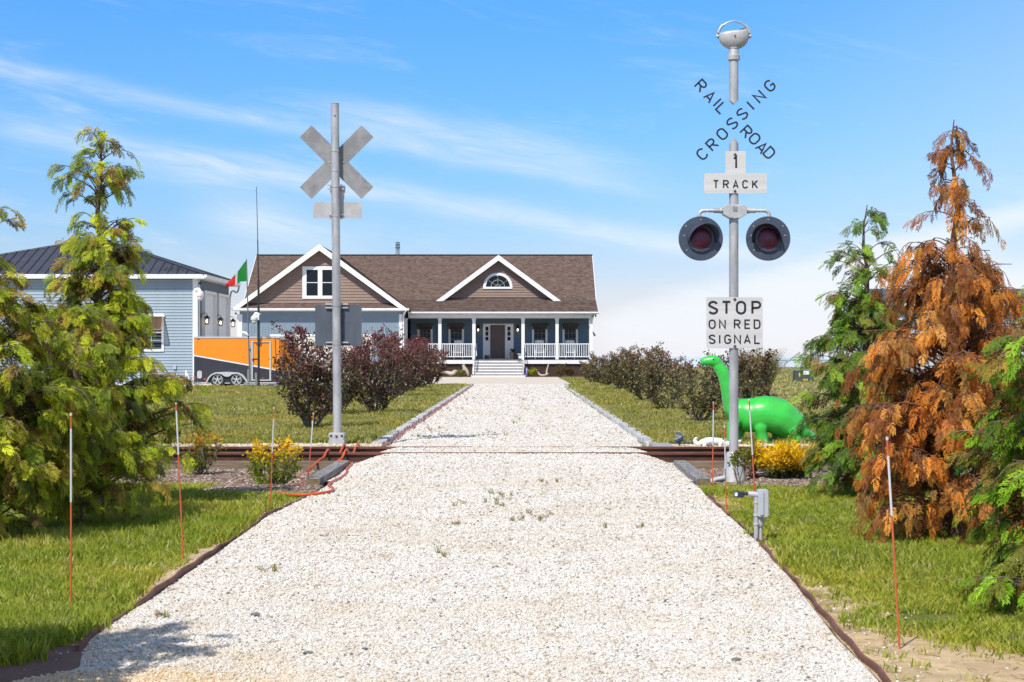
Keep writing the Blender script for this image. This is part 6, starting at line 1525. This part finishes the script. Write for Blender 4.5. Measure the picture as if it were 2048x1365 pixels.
# ------------------------------------------------------------------ blue garage building on the left
def garage():
    yf = 78.0; s = F / yf; X = lambda px: (px - CX) / s
    Z = lambda py: EYE + (HY - py) / s
    xr, xl, yb = -14.30, -27.6, 86.7; ze = 4.72
    r = thing('garage_building', (-20, yf, 0), 'blue-sided garage with charcoal metal hip roof behind the left conifers', 'garage')
    MB().bx(xl, xr - .001, yf, yb, 0, ze).build('wall', SIDE_SHADED, r)
    siding(r, xl, X(392) - .13, yf, .0, ze - .02, .1335, SIDE_BLUE)
    MB().bx(X(391) - .12, X(391) + .10, yf - .035, yf + .05, 0, ze).build('corner_board', WHITE, r)
    MB().bx(xr - .0, xr + .035, yf - .034, yf + .22, 0, ze).build('corner_board', WHITE, r)
    # eaves
    ex0, ex1, ey0, ey1 = xl - .45, xr + .42, yf - .42, yb + .42
    f = MB(); f.bx(ex0, ex1, ey0, ey0 + .03, ze - .02, ze + .17); f.bx(ex1 - .03, ex1, ey0 + .03, ey1, ze - .02, ze + .17); f.bx(ex0, ex0 + .03, ey0 + .03, ey1, ze - .02, ze + .17); f.build('fascia', WHITE, r)
    MB().bx(ex0 + .03, ex1 - .03, ey0 + .03, ey1, ze - .018, ze + .01).build('soffit', WHITE, r)
    gp = [(ex1, ze + .15), (ex1 + .11, ze + .15), (ex1 + .11, ze + .07), (ex1 + .05, ze + .02), (ex1, ze + .02)]
    MB().prism(gp, ey0, ey1).build('gutter', WHITE, r)
    # hip roof panels with raised seams
    ya = (ey0 + ey1) / 2; zr = 6.68; xra, xla = X(213) * (ya / yf), X(170) * (ya / yf)
    A, B, C_, D_ = Vector((ex0, ey0, ze + .17)), Vector((ex1, ey0, ze + .17)), Vector((ex1, ey1, ze + .17)), Vector((ex0, ey1, ze + .17)); Rl, Rr = Vector((xla, ya, zr)), Vector((xra, ya, zr))
    MB().add([A, B, C_, D_, Rl, Rr], [(0, 1, 5, 4), (1, 2, 5), (2, 3, 4, 5), (3, 0, 4), (0, 3, 2, 1)]).build('roof', ROOFM, r)
    SEAM = M('dark_roof_seam', (.03, .031, .038), rough=.5)
    n = 34; nv = (B - A).cross(Rr - B).normalized(); nv = -nv if nv.z < 0 else nv
    for i in range(1, n):
        x = ex0 + (ex1 - ex0) * i / n
        if x < xla: t = (x - ex0) / (xla - ex0)
        elif x > xra: t = (ex1 - x) / (ex1 - xra)
        else: t = 1.0
        p = Vector((x, ey0, ze + .17)); q_ = p + (Vector((x, ya, zr)) - p) * t
        if t > .04: MB().beam(p + nv * .015, q_ + nv * .015, .045, .035, up=nv).build('roof_seam', SEAM, r)
    m_ = 22
    for i in range(1, m_):
        y = ey0 + (ey1 - ey0) * i / m_; t = 1 - abs(y - ya) / (ya - ey0); p = Vector((ex1, y, ze + .17)); q_ = p + (Vector((xra, y, zr)) - p) * t
        MB().beam(p + Vector((0, 0, .02)), q_ + Vector((0, 0, .02)), .045, .035).build('roof_seam', SEAM, r)
    for a_, b_ in ((A, Rl), (B, Rr), (C_, Rr), (Rl, Rr)): MB().beam(a_ + Vector((0, 0, .03)), b_ + Vector((0, 0, .03)), .20, .04).build('ridge_cap', ROOFM, r)
    for i in range(14):
        x = X(330) + (X(400) - X(330)) * (i // 2) / 6; t = (.10 if i % 2 else .16) ; p = Vector((x, ey0, ze + .17)) + (Vector((x, ya, zr)) - Vector((x, ey0, ze + .17))) * t
        if x < ex1 - .9: MB().box(p + nv * .03, (.12, .05, .06)).build('snow_guard', SEAM, r)
    # windows with brown louvred awnings
    for xc, lbn in ((X(303), 0), (X(120), 1)):
        x0, x1 = xc - .46, xc + .46
        w = window(r, x0, x1, yf - .02, Z(699), Z(632), 3 if 0 else 2, 4, fr=.10, mull=.03)
        MB().bx(x0 - .12, x1 + .16, yf - .09, yf - .02, Z(633.5), Z(631)).build('head_trim', WHITE, w)
        top = Vector((xc, yf - .10, Z(634))); bot = Vector((xc, yf - .52, Z(660.5)))
        fr = MB()
        for sx in (-1, 1): fr.beam(top + Vector((sx * .54, 0, 0)), bot + Vector((sx * .54, 0, 0)), .05, .05)
        fr.beam(bot + Vector((-.515, 0, .02)), bot + Vector((.515, 0, .02)), .05, .06); a_ = fr.build('awning_frame', SHUT, w)
        sl = MB().box((0, 0, 0), (1.02, .055, .008), Matrix.Rotation(R(-28), 3, 'X')); sm = bpy.data.meshes.new('louver'); sm.from_pydata(sl.v, [], sl.f); sm.materials.append(SHUT)
        for k in range(15):
            p = top.lerp(bot, (k + .7) / 15.5) - Vector(r.location); obj('louver', sm, a_, loc=p)
        MB().beam((x0 + .1, yf - .02, Z(668)), bot + Vector((-.4, 0, 0)), .02, .02).build('stay', SHUT, w)
    # overhead doors in the right wall (in recesses)
    for y0, y1 in ((79.35, 82.2), (83.05, 85.85)):
        zt = 4.12
        d = MB().bx(xr + .001, xr + .012, y0, y1, 0, zt).build('overhead_door', DOORW, r)
        b = MB(); b.bx(xr, xr + .16, y0 - .12, y0, 0, zt + .12); b.bx(xr, xr + .16, y1, y1 + .12, 0, zt + .12); b.bx(xr, xr + .16, y0, y1, zt, zt + .12); b.build('door_frame', DOORW, r)
        for k in range(1, 7): MB().bx(xr + .012, xr + .022, y0, y1, zt * k / 7 - .012, zt * k / 7 + .012).build('door_rib', DOORW, d)
    MB().tube(smoothpath([(ex1 + .05, ey1 - .1, ze + .05), (ex1 - .05, ey1 - .15, ze - .3), (xr + .06, yb - .05, ze - .6), (xr + .06, yb - .05, .2)], 4), .045, 6).build('downspout', GALV, r)
    MB().tube([(xr + .08, yf + .15, ze), (xr + .08, yf + .15, .1)], .04, 6).build('downspout', WHITE, r)
    MB().bx(X(347.5), X(353), yf - .09, yf - .02, Z(739), Z(731)).build('meter_box', PVC, r)
    MB().lathe((xr + .17, yf - .05, ze - .22), [(.03, -.06), (.07, -.04), (.07, .04), (.03, .06)], 10).build('floodlight', BLACK, r)
    return xr
garage()
for y, lb in ((79.0, 'nearest lit black lantern on the garage side wall'), (82.65, 'middle lit black lantern on the garage side wall'), (86.25, 'farthest lit black lantern on the garage side wall')):
    lantern((-14.29 + .01, y, 3.08), (1, 0, 0), lb, 'lanterns on the garage side wall', 1.0)
def ptz(c, sx, label, s=1.0, mount=None):
    c = Vector(c); root = thing('dome_camera', c, label, 'security camera', 'white dome cameras')
    b = MB(); b.tube(smoothpath([c + Vector((-.20 * sx * s, 0, .16 * s)), c + Vector((-.06 * sx * s, -.04, .20 * s)), c + Vector((0, -.08, .12 * s))], 4), .06 * s, 8); b.build('bracket', WHITE, root, smooth=True)
    MB().lathe(c + Vector((0, -.08, 0)), [(.05 * s, .14 * s), (.13 * s, .08 * s), (.15 * s, -.02 * s), (.13 * s, -.06 * s)], 14).build('housing', WHITE, root, smooth=True)
    MB().lathe(c + Vector((0, -.08, 0)), [(.11 * s, -.061 * s), (.11 * s, -.13 * s), (.06 * s, -.19 * s), (.01, -.20 * s)], 14).build('dome', WHITE, root, smooth=True)
ptz((-14.12, 77.9, 3.98), 1, 'white dome camera high on the garage corner', 1.25)
# things lying against the garage wall
D = 77.3; s = F / D; X = lambda px: (px - CX) / s; Z = lambda py: EYE + (HY - py) / s
root = thing('paver_stack', (X(336), D, .015), 'stack of tan paving bricks against the garage wall', 'brick stack')
bme = bpy.data.meshes.new('brick'); q2 = MB().box((0, 0, 0), (.21, .20, .095)); bme.from_pydata(q2.v, [], q2.f); bme.materials.append(M('tan_brick', (.34, .25, .20), (.24, .17, .14), .85, scale=2))
for k in range(5):
    for j in range(3):
        if k == 4 and j == 0: continue
        obj('brick', bme, root, loc=(-.22 + j * .225, random.uniform(-.01, .01), .055 + k * .10))
root = thing('pipe_rack', (X(372), D - .4, .015), 'leaning white pipes and a small frame by the garage corner', 'pipes')
for (a_, b_) in (((372, 765), (372, 741)), ((380, 764), (373, 745)), ((384, 764), (388, 744)), ((364, 760), (372, 752))):
    p, q_ = W(a_[0], a_[1], D - .4), W(b_[0], b_[1], D - .2); MB().tube([p, q_], .022, 6).build('pipe', WHITE if a_[0] in (380, 372) else GALV, root)
b = MB(); ball(b, (X(356), D - .2, .18), (.20, .20, .18), 6); o = b.build('stone_lump', STONEW, smooth=True); tag(o, 'whitish rock between the brick stack and the pipes', 'rock')
tag(MB().tube([W(344 + i * 5, 768.5 + 1.2 * math.sin(i * 1.9), 76.2 + .25 * math.sin(i)) + Vector((0, 0, .02)) for i in range(9)], .03, 6).build('green_hose', M('green_hose', (.03, .16, .10), rough=.5), smooth=True), 'green hose lying on the concrete at the garage foot', 'hose')

# ------------------------------------------------------------------ orange trailer
def trailer():
    D = 70.2; s = F / D; X = lambda px: (px - CX) / s
    Z = lambda py: EYE + (HY - py) / s
    ORG = M('orange_panel', (.84, .255, .003), (.80, .24, .003), .35, scale=1.5, coat=.3); DK = M('charcoal_panel', (.030, .030, .042), (.038, .036, .05), .4, scale=1.5); ALT = M('bright_trim', (.62, .62, .62), rough=.3, metal=.4)
    r = thing('enclosed_trailer', (X(470), D, .015), 'orange and charcoal enclosed trailer with white stripe beside the garage', 'trailer')
    x0, x1 = X(388), X(558); zt, zb = Z(677), Z(765.5); z0, z1 = Z(711), Z(741); w = 2.3
    MB().bx(x0, x1, D + .02, D + w, zb, zt).build('body', DK, r)
    MB().prism([(x0, z0 + .02), (x1, z1 + .02), (x1, zt), (x0, zt)], D, D + .019).build('orange_side_panel', ORG, r)
    MB().prism([(x0, zb), (x1, zb), (x1, z1 - .04), (x0, z0 - .04)], D, D + .019).build('charcoal_side_panel', DK, r)
    MB().prism([(x0, z0 - .035), (x1, z1 - .035), (x1, z1 + .018), (x0, z0 + .018)], D - .004, D + .015).build('white_stripe', WHITE, r)
    MB().bx(x0 - .02, x1 + .02, D - .02, D + w + .02, zt, zt + .07).build('roof_trim', ALT, r)
    MB().bx(x0 - .02, x1, D - .015, D + .03, zb - .04, zb + .01).build('bottom_trim', ALT, r)
    # wedge nose
    xn = X(588); yn = D + w / 2
    zn = Z(690)
    nz = MB().add([(x1, D, zb), (xn, D + .75, zb), (xn, D + w - .75, zb), (x1, D + w, zb), (x1, D, z1), (xn, D + .75, z1 - .06), (xn, D + w - .75, z1 - .06), (x1, D + w, z1)],
             [(0, 1, 5, 4), (1, 2, 6, 5), (2, 3, 7, 6), (0, 3, 2, 1), (4, 5, 6, 7), (0, 4, 7, 3)]).build('nose_lower', DK, r)
    MB().add([(x1 + .002, D, z1 + .0), (xn, D + .75, z1 - .06), (xn, D + w - .75, z1 - .06), (x1 + .002, D + w, z1), (x1 + .002, D, zt), (xn, D + .75, zn), (xn, D + w - .75, zn), (x1 + .002, D + w, zt)],
             [(0, 1, 5, 4), (1, 2, 6, 5), (2, 3, 7, 6), (0, 3, 2, 1), (4, 5, 6, 7), (0, 4, 7, 3)]).build('nose_upper', ORG, r)
    MB().beam((x1, D - .01, zt + .03), (xn + .02, D + .74, zn + .03), .05, .06).build('nose_trim', ALT, r)
    # side door
    a, c = X(502.5), X(542.5)
    b = MB(); t = .07; b.bx(a, a + t, D - .035, D - .005, Z(762), Z(683.5)); b.bx(c - t, c, D - .035, D - .005, Z(762), Z(683.5)); b.bx(a + t, c - t, D - .035, D - .005, Z(685), Z(683.5) ); b.bx(a + t, c - t, D - .035, D - .005, Z(762), Z(759.5)); dr = b.build('door_frame', ALT, r)
    MB().bx(X(505), X(507), D - .06, D - .036, Z(722), Z(718)).build('door_latch', BLACK, dr)
    # vent, lights
    MB().prism(rrect(X(394.5), X(404), Z(757.5), Z(742), .07, 4), D - .03, D - .001).build('vent', ALT, r, bevel=.006)
    AM = M('amber_light', (.70, .10, .01), rough=.3); RD = M('red_light', (.55, .01, .01), rough=.3)
    for px, py, mt in ((391, 756, RD), (410, 759, AM), (526.5, 757, RD), (553, 761, RD), (396.5, 677.8, RD)): MB().lathe((X(px), D - .012, Z(py)), [(.005, -.02), (.035, -.012), (.04, .0)], 8, 'y').build('marker_light', mt, r)
    # wheels and fender
    RUB = M('tyre_rubber', (.018, .018, .02), rough=.8); RIM = M('machined_rim', (.62, .62, .63), rough=.3, metal=.5)
    for px in (435.5, 473.5):
        xc, zc = X(px), .30 + .015; R_ = .305
        for yy, out in ((D - .055, -1), (D + w - .30, 1)):
            wl = MB().lathe((xc, yy, zc), [(R_ * .60, .012), (R_ * .72, -.015), (R_ * .93, -.01), (R_, .03), (R_, .17), (R_ * .93, .21), (R_ * .66, .20)], 28, 'y').build('wheel', RUB, r, smooth=True)
            if out < 0:
                b = MB(); b.tube([(xc + R_ * .63 * math.cos(2 * math.pi * k / 24), yy + .005, zc + R_ * .63 * math.sin(2 * math.pi * k / 24)) for k in range(24)], .018, 6, closed=True)
                for k in range(5):
                    for dd in (-.16, .16):
                        a1 = 2 * math.pi * k / 5 + math.pi / 2 + dd; b.beam((xc + .03 * math.cos(a1), yy + .01, zc + .03 * math.sin(a1)), (xc + R_ * .62 * math.cos(a1), yy + .006, zc + R_ * .62 * math.sin(a1)), .026, .03, up=(0, 1, 0))
                b.lathe((xc, yy + .01, zc), [(.01, -.03), (.05, -.02), (.055, .02)], 12, 'y'); b.build('rim', RIM, wl)
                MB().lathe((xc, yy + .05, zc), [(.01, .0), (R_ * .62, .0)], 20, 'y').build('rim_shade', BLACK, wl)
    P0 = [(X(412), Z(766)), (X(417), Z(755)), (X(423), Z(749)), (X(432), Z(745)), (X(455), Z(744)), (X(478), Z(745.5)), (X(487), Z(750)), (X(493), Z(758)), (X(498), Z(767))]
    P1 = [(X(414.5), Z(766)), (X(419.5), Z(756.5)), (X(425), Z(751)), (X(434), Z(747.5)), (X(444), Z(749)), (X(450), Z(753)), (X(455), Z(754)), (X(460), Z(753)), (X(465), Z(749)), (X(476), Z(748)), (X(484), Z(752.5)), (X(490), Z(759.5)), (X(495), Z(767))]
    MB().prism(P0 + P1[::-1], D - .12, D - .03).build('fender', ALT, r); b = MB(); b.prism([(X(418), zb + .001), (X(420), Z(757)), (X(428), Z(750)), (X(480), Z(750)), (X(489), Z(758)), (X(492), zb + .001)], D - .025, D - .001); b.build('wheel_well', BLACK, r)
    for yy in (D + .3, D + w - .3): MB().beam((x1 - 2.5, yy, zb - .08), (x1 + .2, yy, zb - .08), .06, .10).build('frame_rail', BLACK, r)
    MB().beam((x1, D + .35, zb - .05), (X(618), D + w / 2, zb - .05), .07, .09).build('tongue', RD, r); MB().beam((x1, D + w - .35, zb - .05), (X(618), D + w / 2, zb - .05), .07, .09).build('tongue', RD, r)
    MB().cyl((X(612), D + w / 2, 0.02), (X(612), D + w / 2, zb + .35), .035).build('jack', ALT, r)
    MB().bx(X(480), X(556), D - .14, D - .03, Z(770), Z(769)).build('side_step', ALT, r)
trailer()
# small red tractor partly seen through the shrubs
D = 75.0; s = F / D; X = lambda px: (px - CX) / s; Z = lambda py: EYE + (HY - py) / s
root = thing('garden_tractor', (X(625), D, .015), 'red garden tractor glimpsed through the nearest purple shrubs', 'tractor')
REDP = M('red_paint', (.50, .012, .015), rough=.35, coat=.4)
MB().prism([(X(592), .42), (X(616), .42), (X(616), .98), (X(596), .86), (X(592), .7)], D, D + .5).build('hood', REDP, root, bevel=.03)
MB().prism([(X(616), .30), (X(648), .30), (X(648), .62), (X(640), .66), (X(622), .50), (X(616), .50)], D - .1, D + .6).build('chassis', REDP, root, bevel=.02)
MB().prism([(X(630), .66), (X(642), .66), (X(645), 1.05), (X(641), 1.05), (X(638), .76), (X(630), .74)], D + .05, D + .45).build('seat', BLACK, root, bevel=.02)
MB().tube([(X(618), D + .25, .9), (X(624), D + .25, 1.08)], .02, 6).build('steering_column', BLACK, root); MB().tube([(X(624.5) + .05 * math.cos(a * .628), D + .25 + .16 * math.sin(a * .628), 1.09 + .1 * math.cos(a * .628)) for a in range(10)], .014, 5, closed=True).build('steering_wheel', BLACK, root)
for px, R_, yy in ((600, .2, D - .06), (600, .2, D + .48), (640, .30, D - .14), (640, .30, D + .52)):
    wl = MB().lathe((X(px), yy, R_ + .015), [(R_ * .5, 0), (R_ * .95, .0), (R_, .03), (R_, .13), (R_ * .95, .16), (R_ * .5, .16)], 20, 'y').build('wheel', bpy.data.materials['tyre_rubber'], root, smooth=True)
    MB().lathe((X(px), yy - .005, R_ + .015), [(.02, -.01), (R_ * .5, .0), (R_ * .5, .02)], 16, 'y').build('rim', WHITE, wl)

# flag, antenna mast and posts in front of the trailer
D = 68.6; s = F / D; X = lambda px: (px - CX) / s; Z = lambda py: EYE + (HY - py) / s
root = thing('flag_pole', (X(497), D, -.02), 'thin grey flag pole on a wooden post before the trailer', 'flag pole')
MB().tube([(X(499.5), D, .3), (X(493), D, Z(519))], [.032, .02], 8).build('pole', M('dark_grey_pole', (.12, .13, .15), rough=.5), root, smooth=True)
MB().bx(X(494.5), X(498.5), D - .02, D + .07, -.1, Z(739)).build('wooden_post', WOODG, root); MB().tube([(X(502), D + .02, 0), (X(501), D + .02, Z(690))], .022, 6).build('side_rod', GALV, root); MB().box((X(500), D, Z(700)), (.08, .06, .08)).build('clamp', SLATE, root)
root = thing('antenna_mast', (X(517), D, -.02), 'tall thin black antenna mast on a wooden post before the trailer', 'antenna')
MB().tube([(X(517.5), D, 0), (X(517), D, Z(560))], .045, 10).build('lower_mast', BLACK, root, smooth=True); MB().tube([(X(517), D, Z(560)), (X(515.3), D, Z(480))], [.03, .02], 8).build('middle_mast', BLACK, root, smooth=True); MB().tube([(X(515.3), D, Z(480)), (X(513), D, Z(374))], [.016, .012], 6).build('whip', SLATE, root, smooth=True)
MB().tube([(X(509.5), D, Z(382)), (X(514), D, Z(382))], .008, 5).build('cross_tip', SLATE, root); MB().bx(X(510), X(514.5), D - .05, D + .04, -.1, Z(746)).build('wooden_post', WOODG, root); MB().box((X(511), D, Z(719)), (.24, .05, .06)).build('clamp', BLACK, root)
ptz((X(509.5), D, Z(638)), -1, 'white dome camera on the antenna mast', 1.0)
tag(MB().box((X(516.5), D - .06, Z(634)), (.10, .10, .28)).build('mount_box', WHITE, bevel=.02), 'white mounting box strapped to the antenna mast', 'mount box')
root = thing('solar_lamp_head', (X(490), D, Z(668)), 'small white lamp head tilted out from the flag pole', 'lamp')
MB().tube([(X(497.5), D, Z(674)), (X(493), D, Z(671))], .02, 6).build('lamp_arm', GALV, root); b = MB(); b.tube([(X(497), D - .05, Z(672)), (X(492), D - .05, Z(667.5)), (X(485), D - .05, Z(664.5))], [.03, .075, .03], 8); b.build('lamp_cover', WHITE, root, smooth=True)
# green, white and red flag blowing to the left
NX, NZ = 26, 10; V = []; 
TOP = [(492.5, 521), (487, 527), (481, 536), (476, 544), (470, 549), (463, 556), (457, 564), (452, 570)]; BOT = [(493.5, 562.5), (487, 563.5), (480, 564), (474, 566), (470, 570), (465, 573), (458, 574), (452.5, 573)]
def itp(L, t): k = t * (len(L) - 1); i = min(int(k), len(L) - 2); f = k - i; return (L[i][0] * (1 - f) + L[i + 1][0] * f, L[i][1] * (1 - f) + L[i + 1][1] * f)
for j in range(NZ + 1):
    for i in range(NX + 1):
        t, u = i / NX, j / NZ; a_, b_ = itp(TOP, t), itp(BOT, t); p = W(a_[0] * (1 - u) + b_[0] * u, a_[1] * (1 - u) + b_[1] * u, D); p.y += .16 * math.sin(t * 11 + u * 2.2) * t; V.append(tuple(p))
root = thing('flag', V[0], 'green, white and red flag blowing left from its pole', 'flag')
for nm, i0, i1, cc in (('green_band', 0, 11, (.02, .26, .04)), ('white_band', 11, 15, (.72, .70, .72)), ('red_band', 15, NX, (.66, .03, .03))):
    m_ = MB(); ids = {}; fs = []
    for j in range(NZ + 1):
        for i in range(i0, i1 + 1): ids[(i, j)] = len(m_.v) + len(ids) * 0; m_.v.append(Vector(V[j * (NX + 1) + i]))
    w_ = i1 - i0 + 1
    m_.f = [(j * w_ + i, j * w_ + i + 1, (j + 1) * w_ + i + 1, (j + 1) * w_ + i) for j in range(NZ) for i in range(w_ - 1)]
    mt = leafmat(nm + '_cloth', .45, .7); mt.node_tree.nodes['Attribute'].attribute_name = 'unused'
    for nd in mt.node_tree.nodes:
        if nd.type in ('BSDF_PRINCIPLED', 'BSDF_TRANSLUCENT'):
            k = 'Base Color' if nd.type == 'BSDF_PRINCIPLED' else 'Color'
            for l in list(nd.inputs[k].links): mt.node_tree.links.remove(l)
            nd.inputs[k].default_value = cc + (1,)
    m_.build(nm, mt, root, smooth=True)

# ------------------------------------------------------------------ neighbour's house behind the orange conifer
def neighbour():
    D = 104.; s = F / D; X = lambda px: (px - CX) / s
    Z = lambda py: EYE + (HY - py) / s
    r = thing('neighbour_house', (X(1950), D, 0), 'pale house with dark roof glimpsed behind the orange conifer', 'house')
    x0, x1 = X(1772), X(2110); MB().bx(x0, x1, D, D + 9, 0, Z(611)).build('wall', M('pale_blue_siding', (.42, .46, .50), rough=.6), r)
    P = [(D - .5, Z(607)), (D + 4.5, Z(572)), (D + 9.5, Z(607)), (D + 9.5, Z(609)), (D + 4.5, Z(575)), (D - .5, Z(609))]; P = [(a, c) for a, c in P]
    vs = [(x0 - .5, a, c) for a, c in P] + [(x1 + .5, a, c) for a, c in P]; n = 6
    MB().add(vs, [tuple(range(n)), tuple(range(2 * n - 1, n - 1, -1))] + [(i, (i + 1) % n, (i + 1) % n + n, i + n) for i in range(n)]).build('roof', M('dark_grey_roof', (.07, .072, .08), rough=.8), r)
    MB().bx(x0 - .5, x1 + .5, D - .56, D - .5, Z(613), Z(607)).build('fascia', WHITE, r)
    for px in (1790, 1870, 1960, 2040): window(r, X(px), X(px + 26), D, Z(690), Z(640), 2, 2, fr=.12)
    for px in (1776, 1840, 1915, 2000): MB().bx(X(px), X(px + 5), D - .35, D - .15, 0, Z(613)).build('porch_post', WHITE, r)
neighbour()
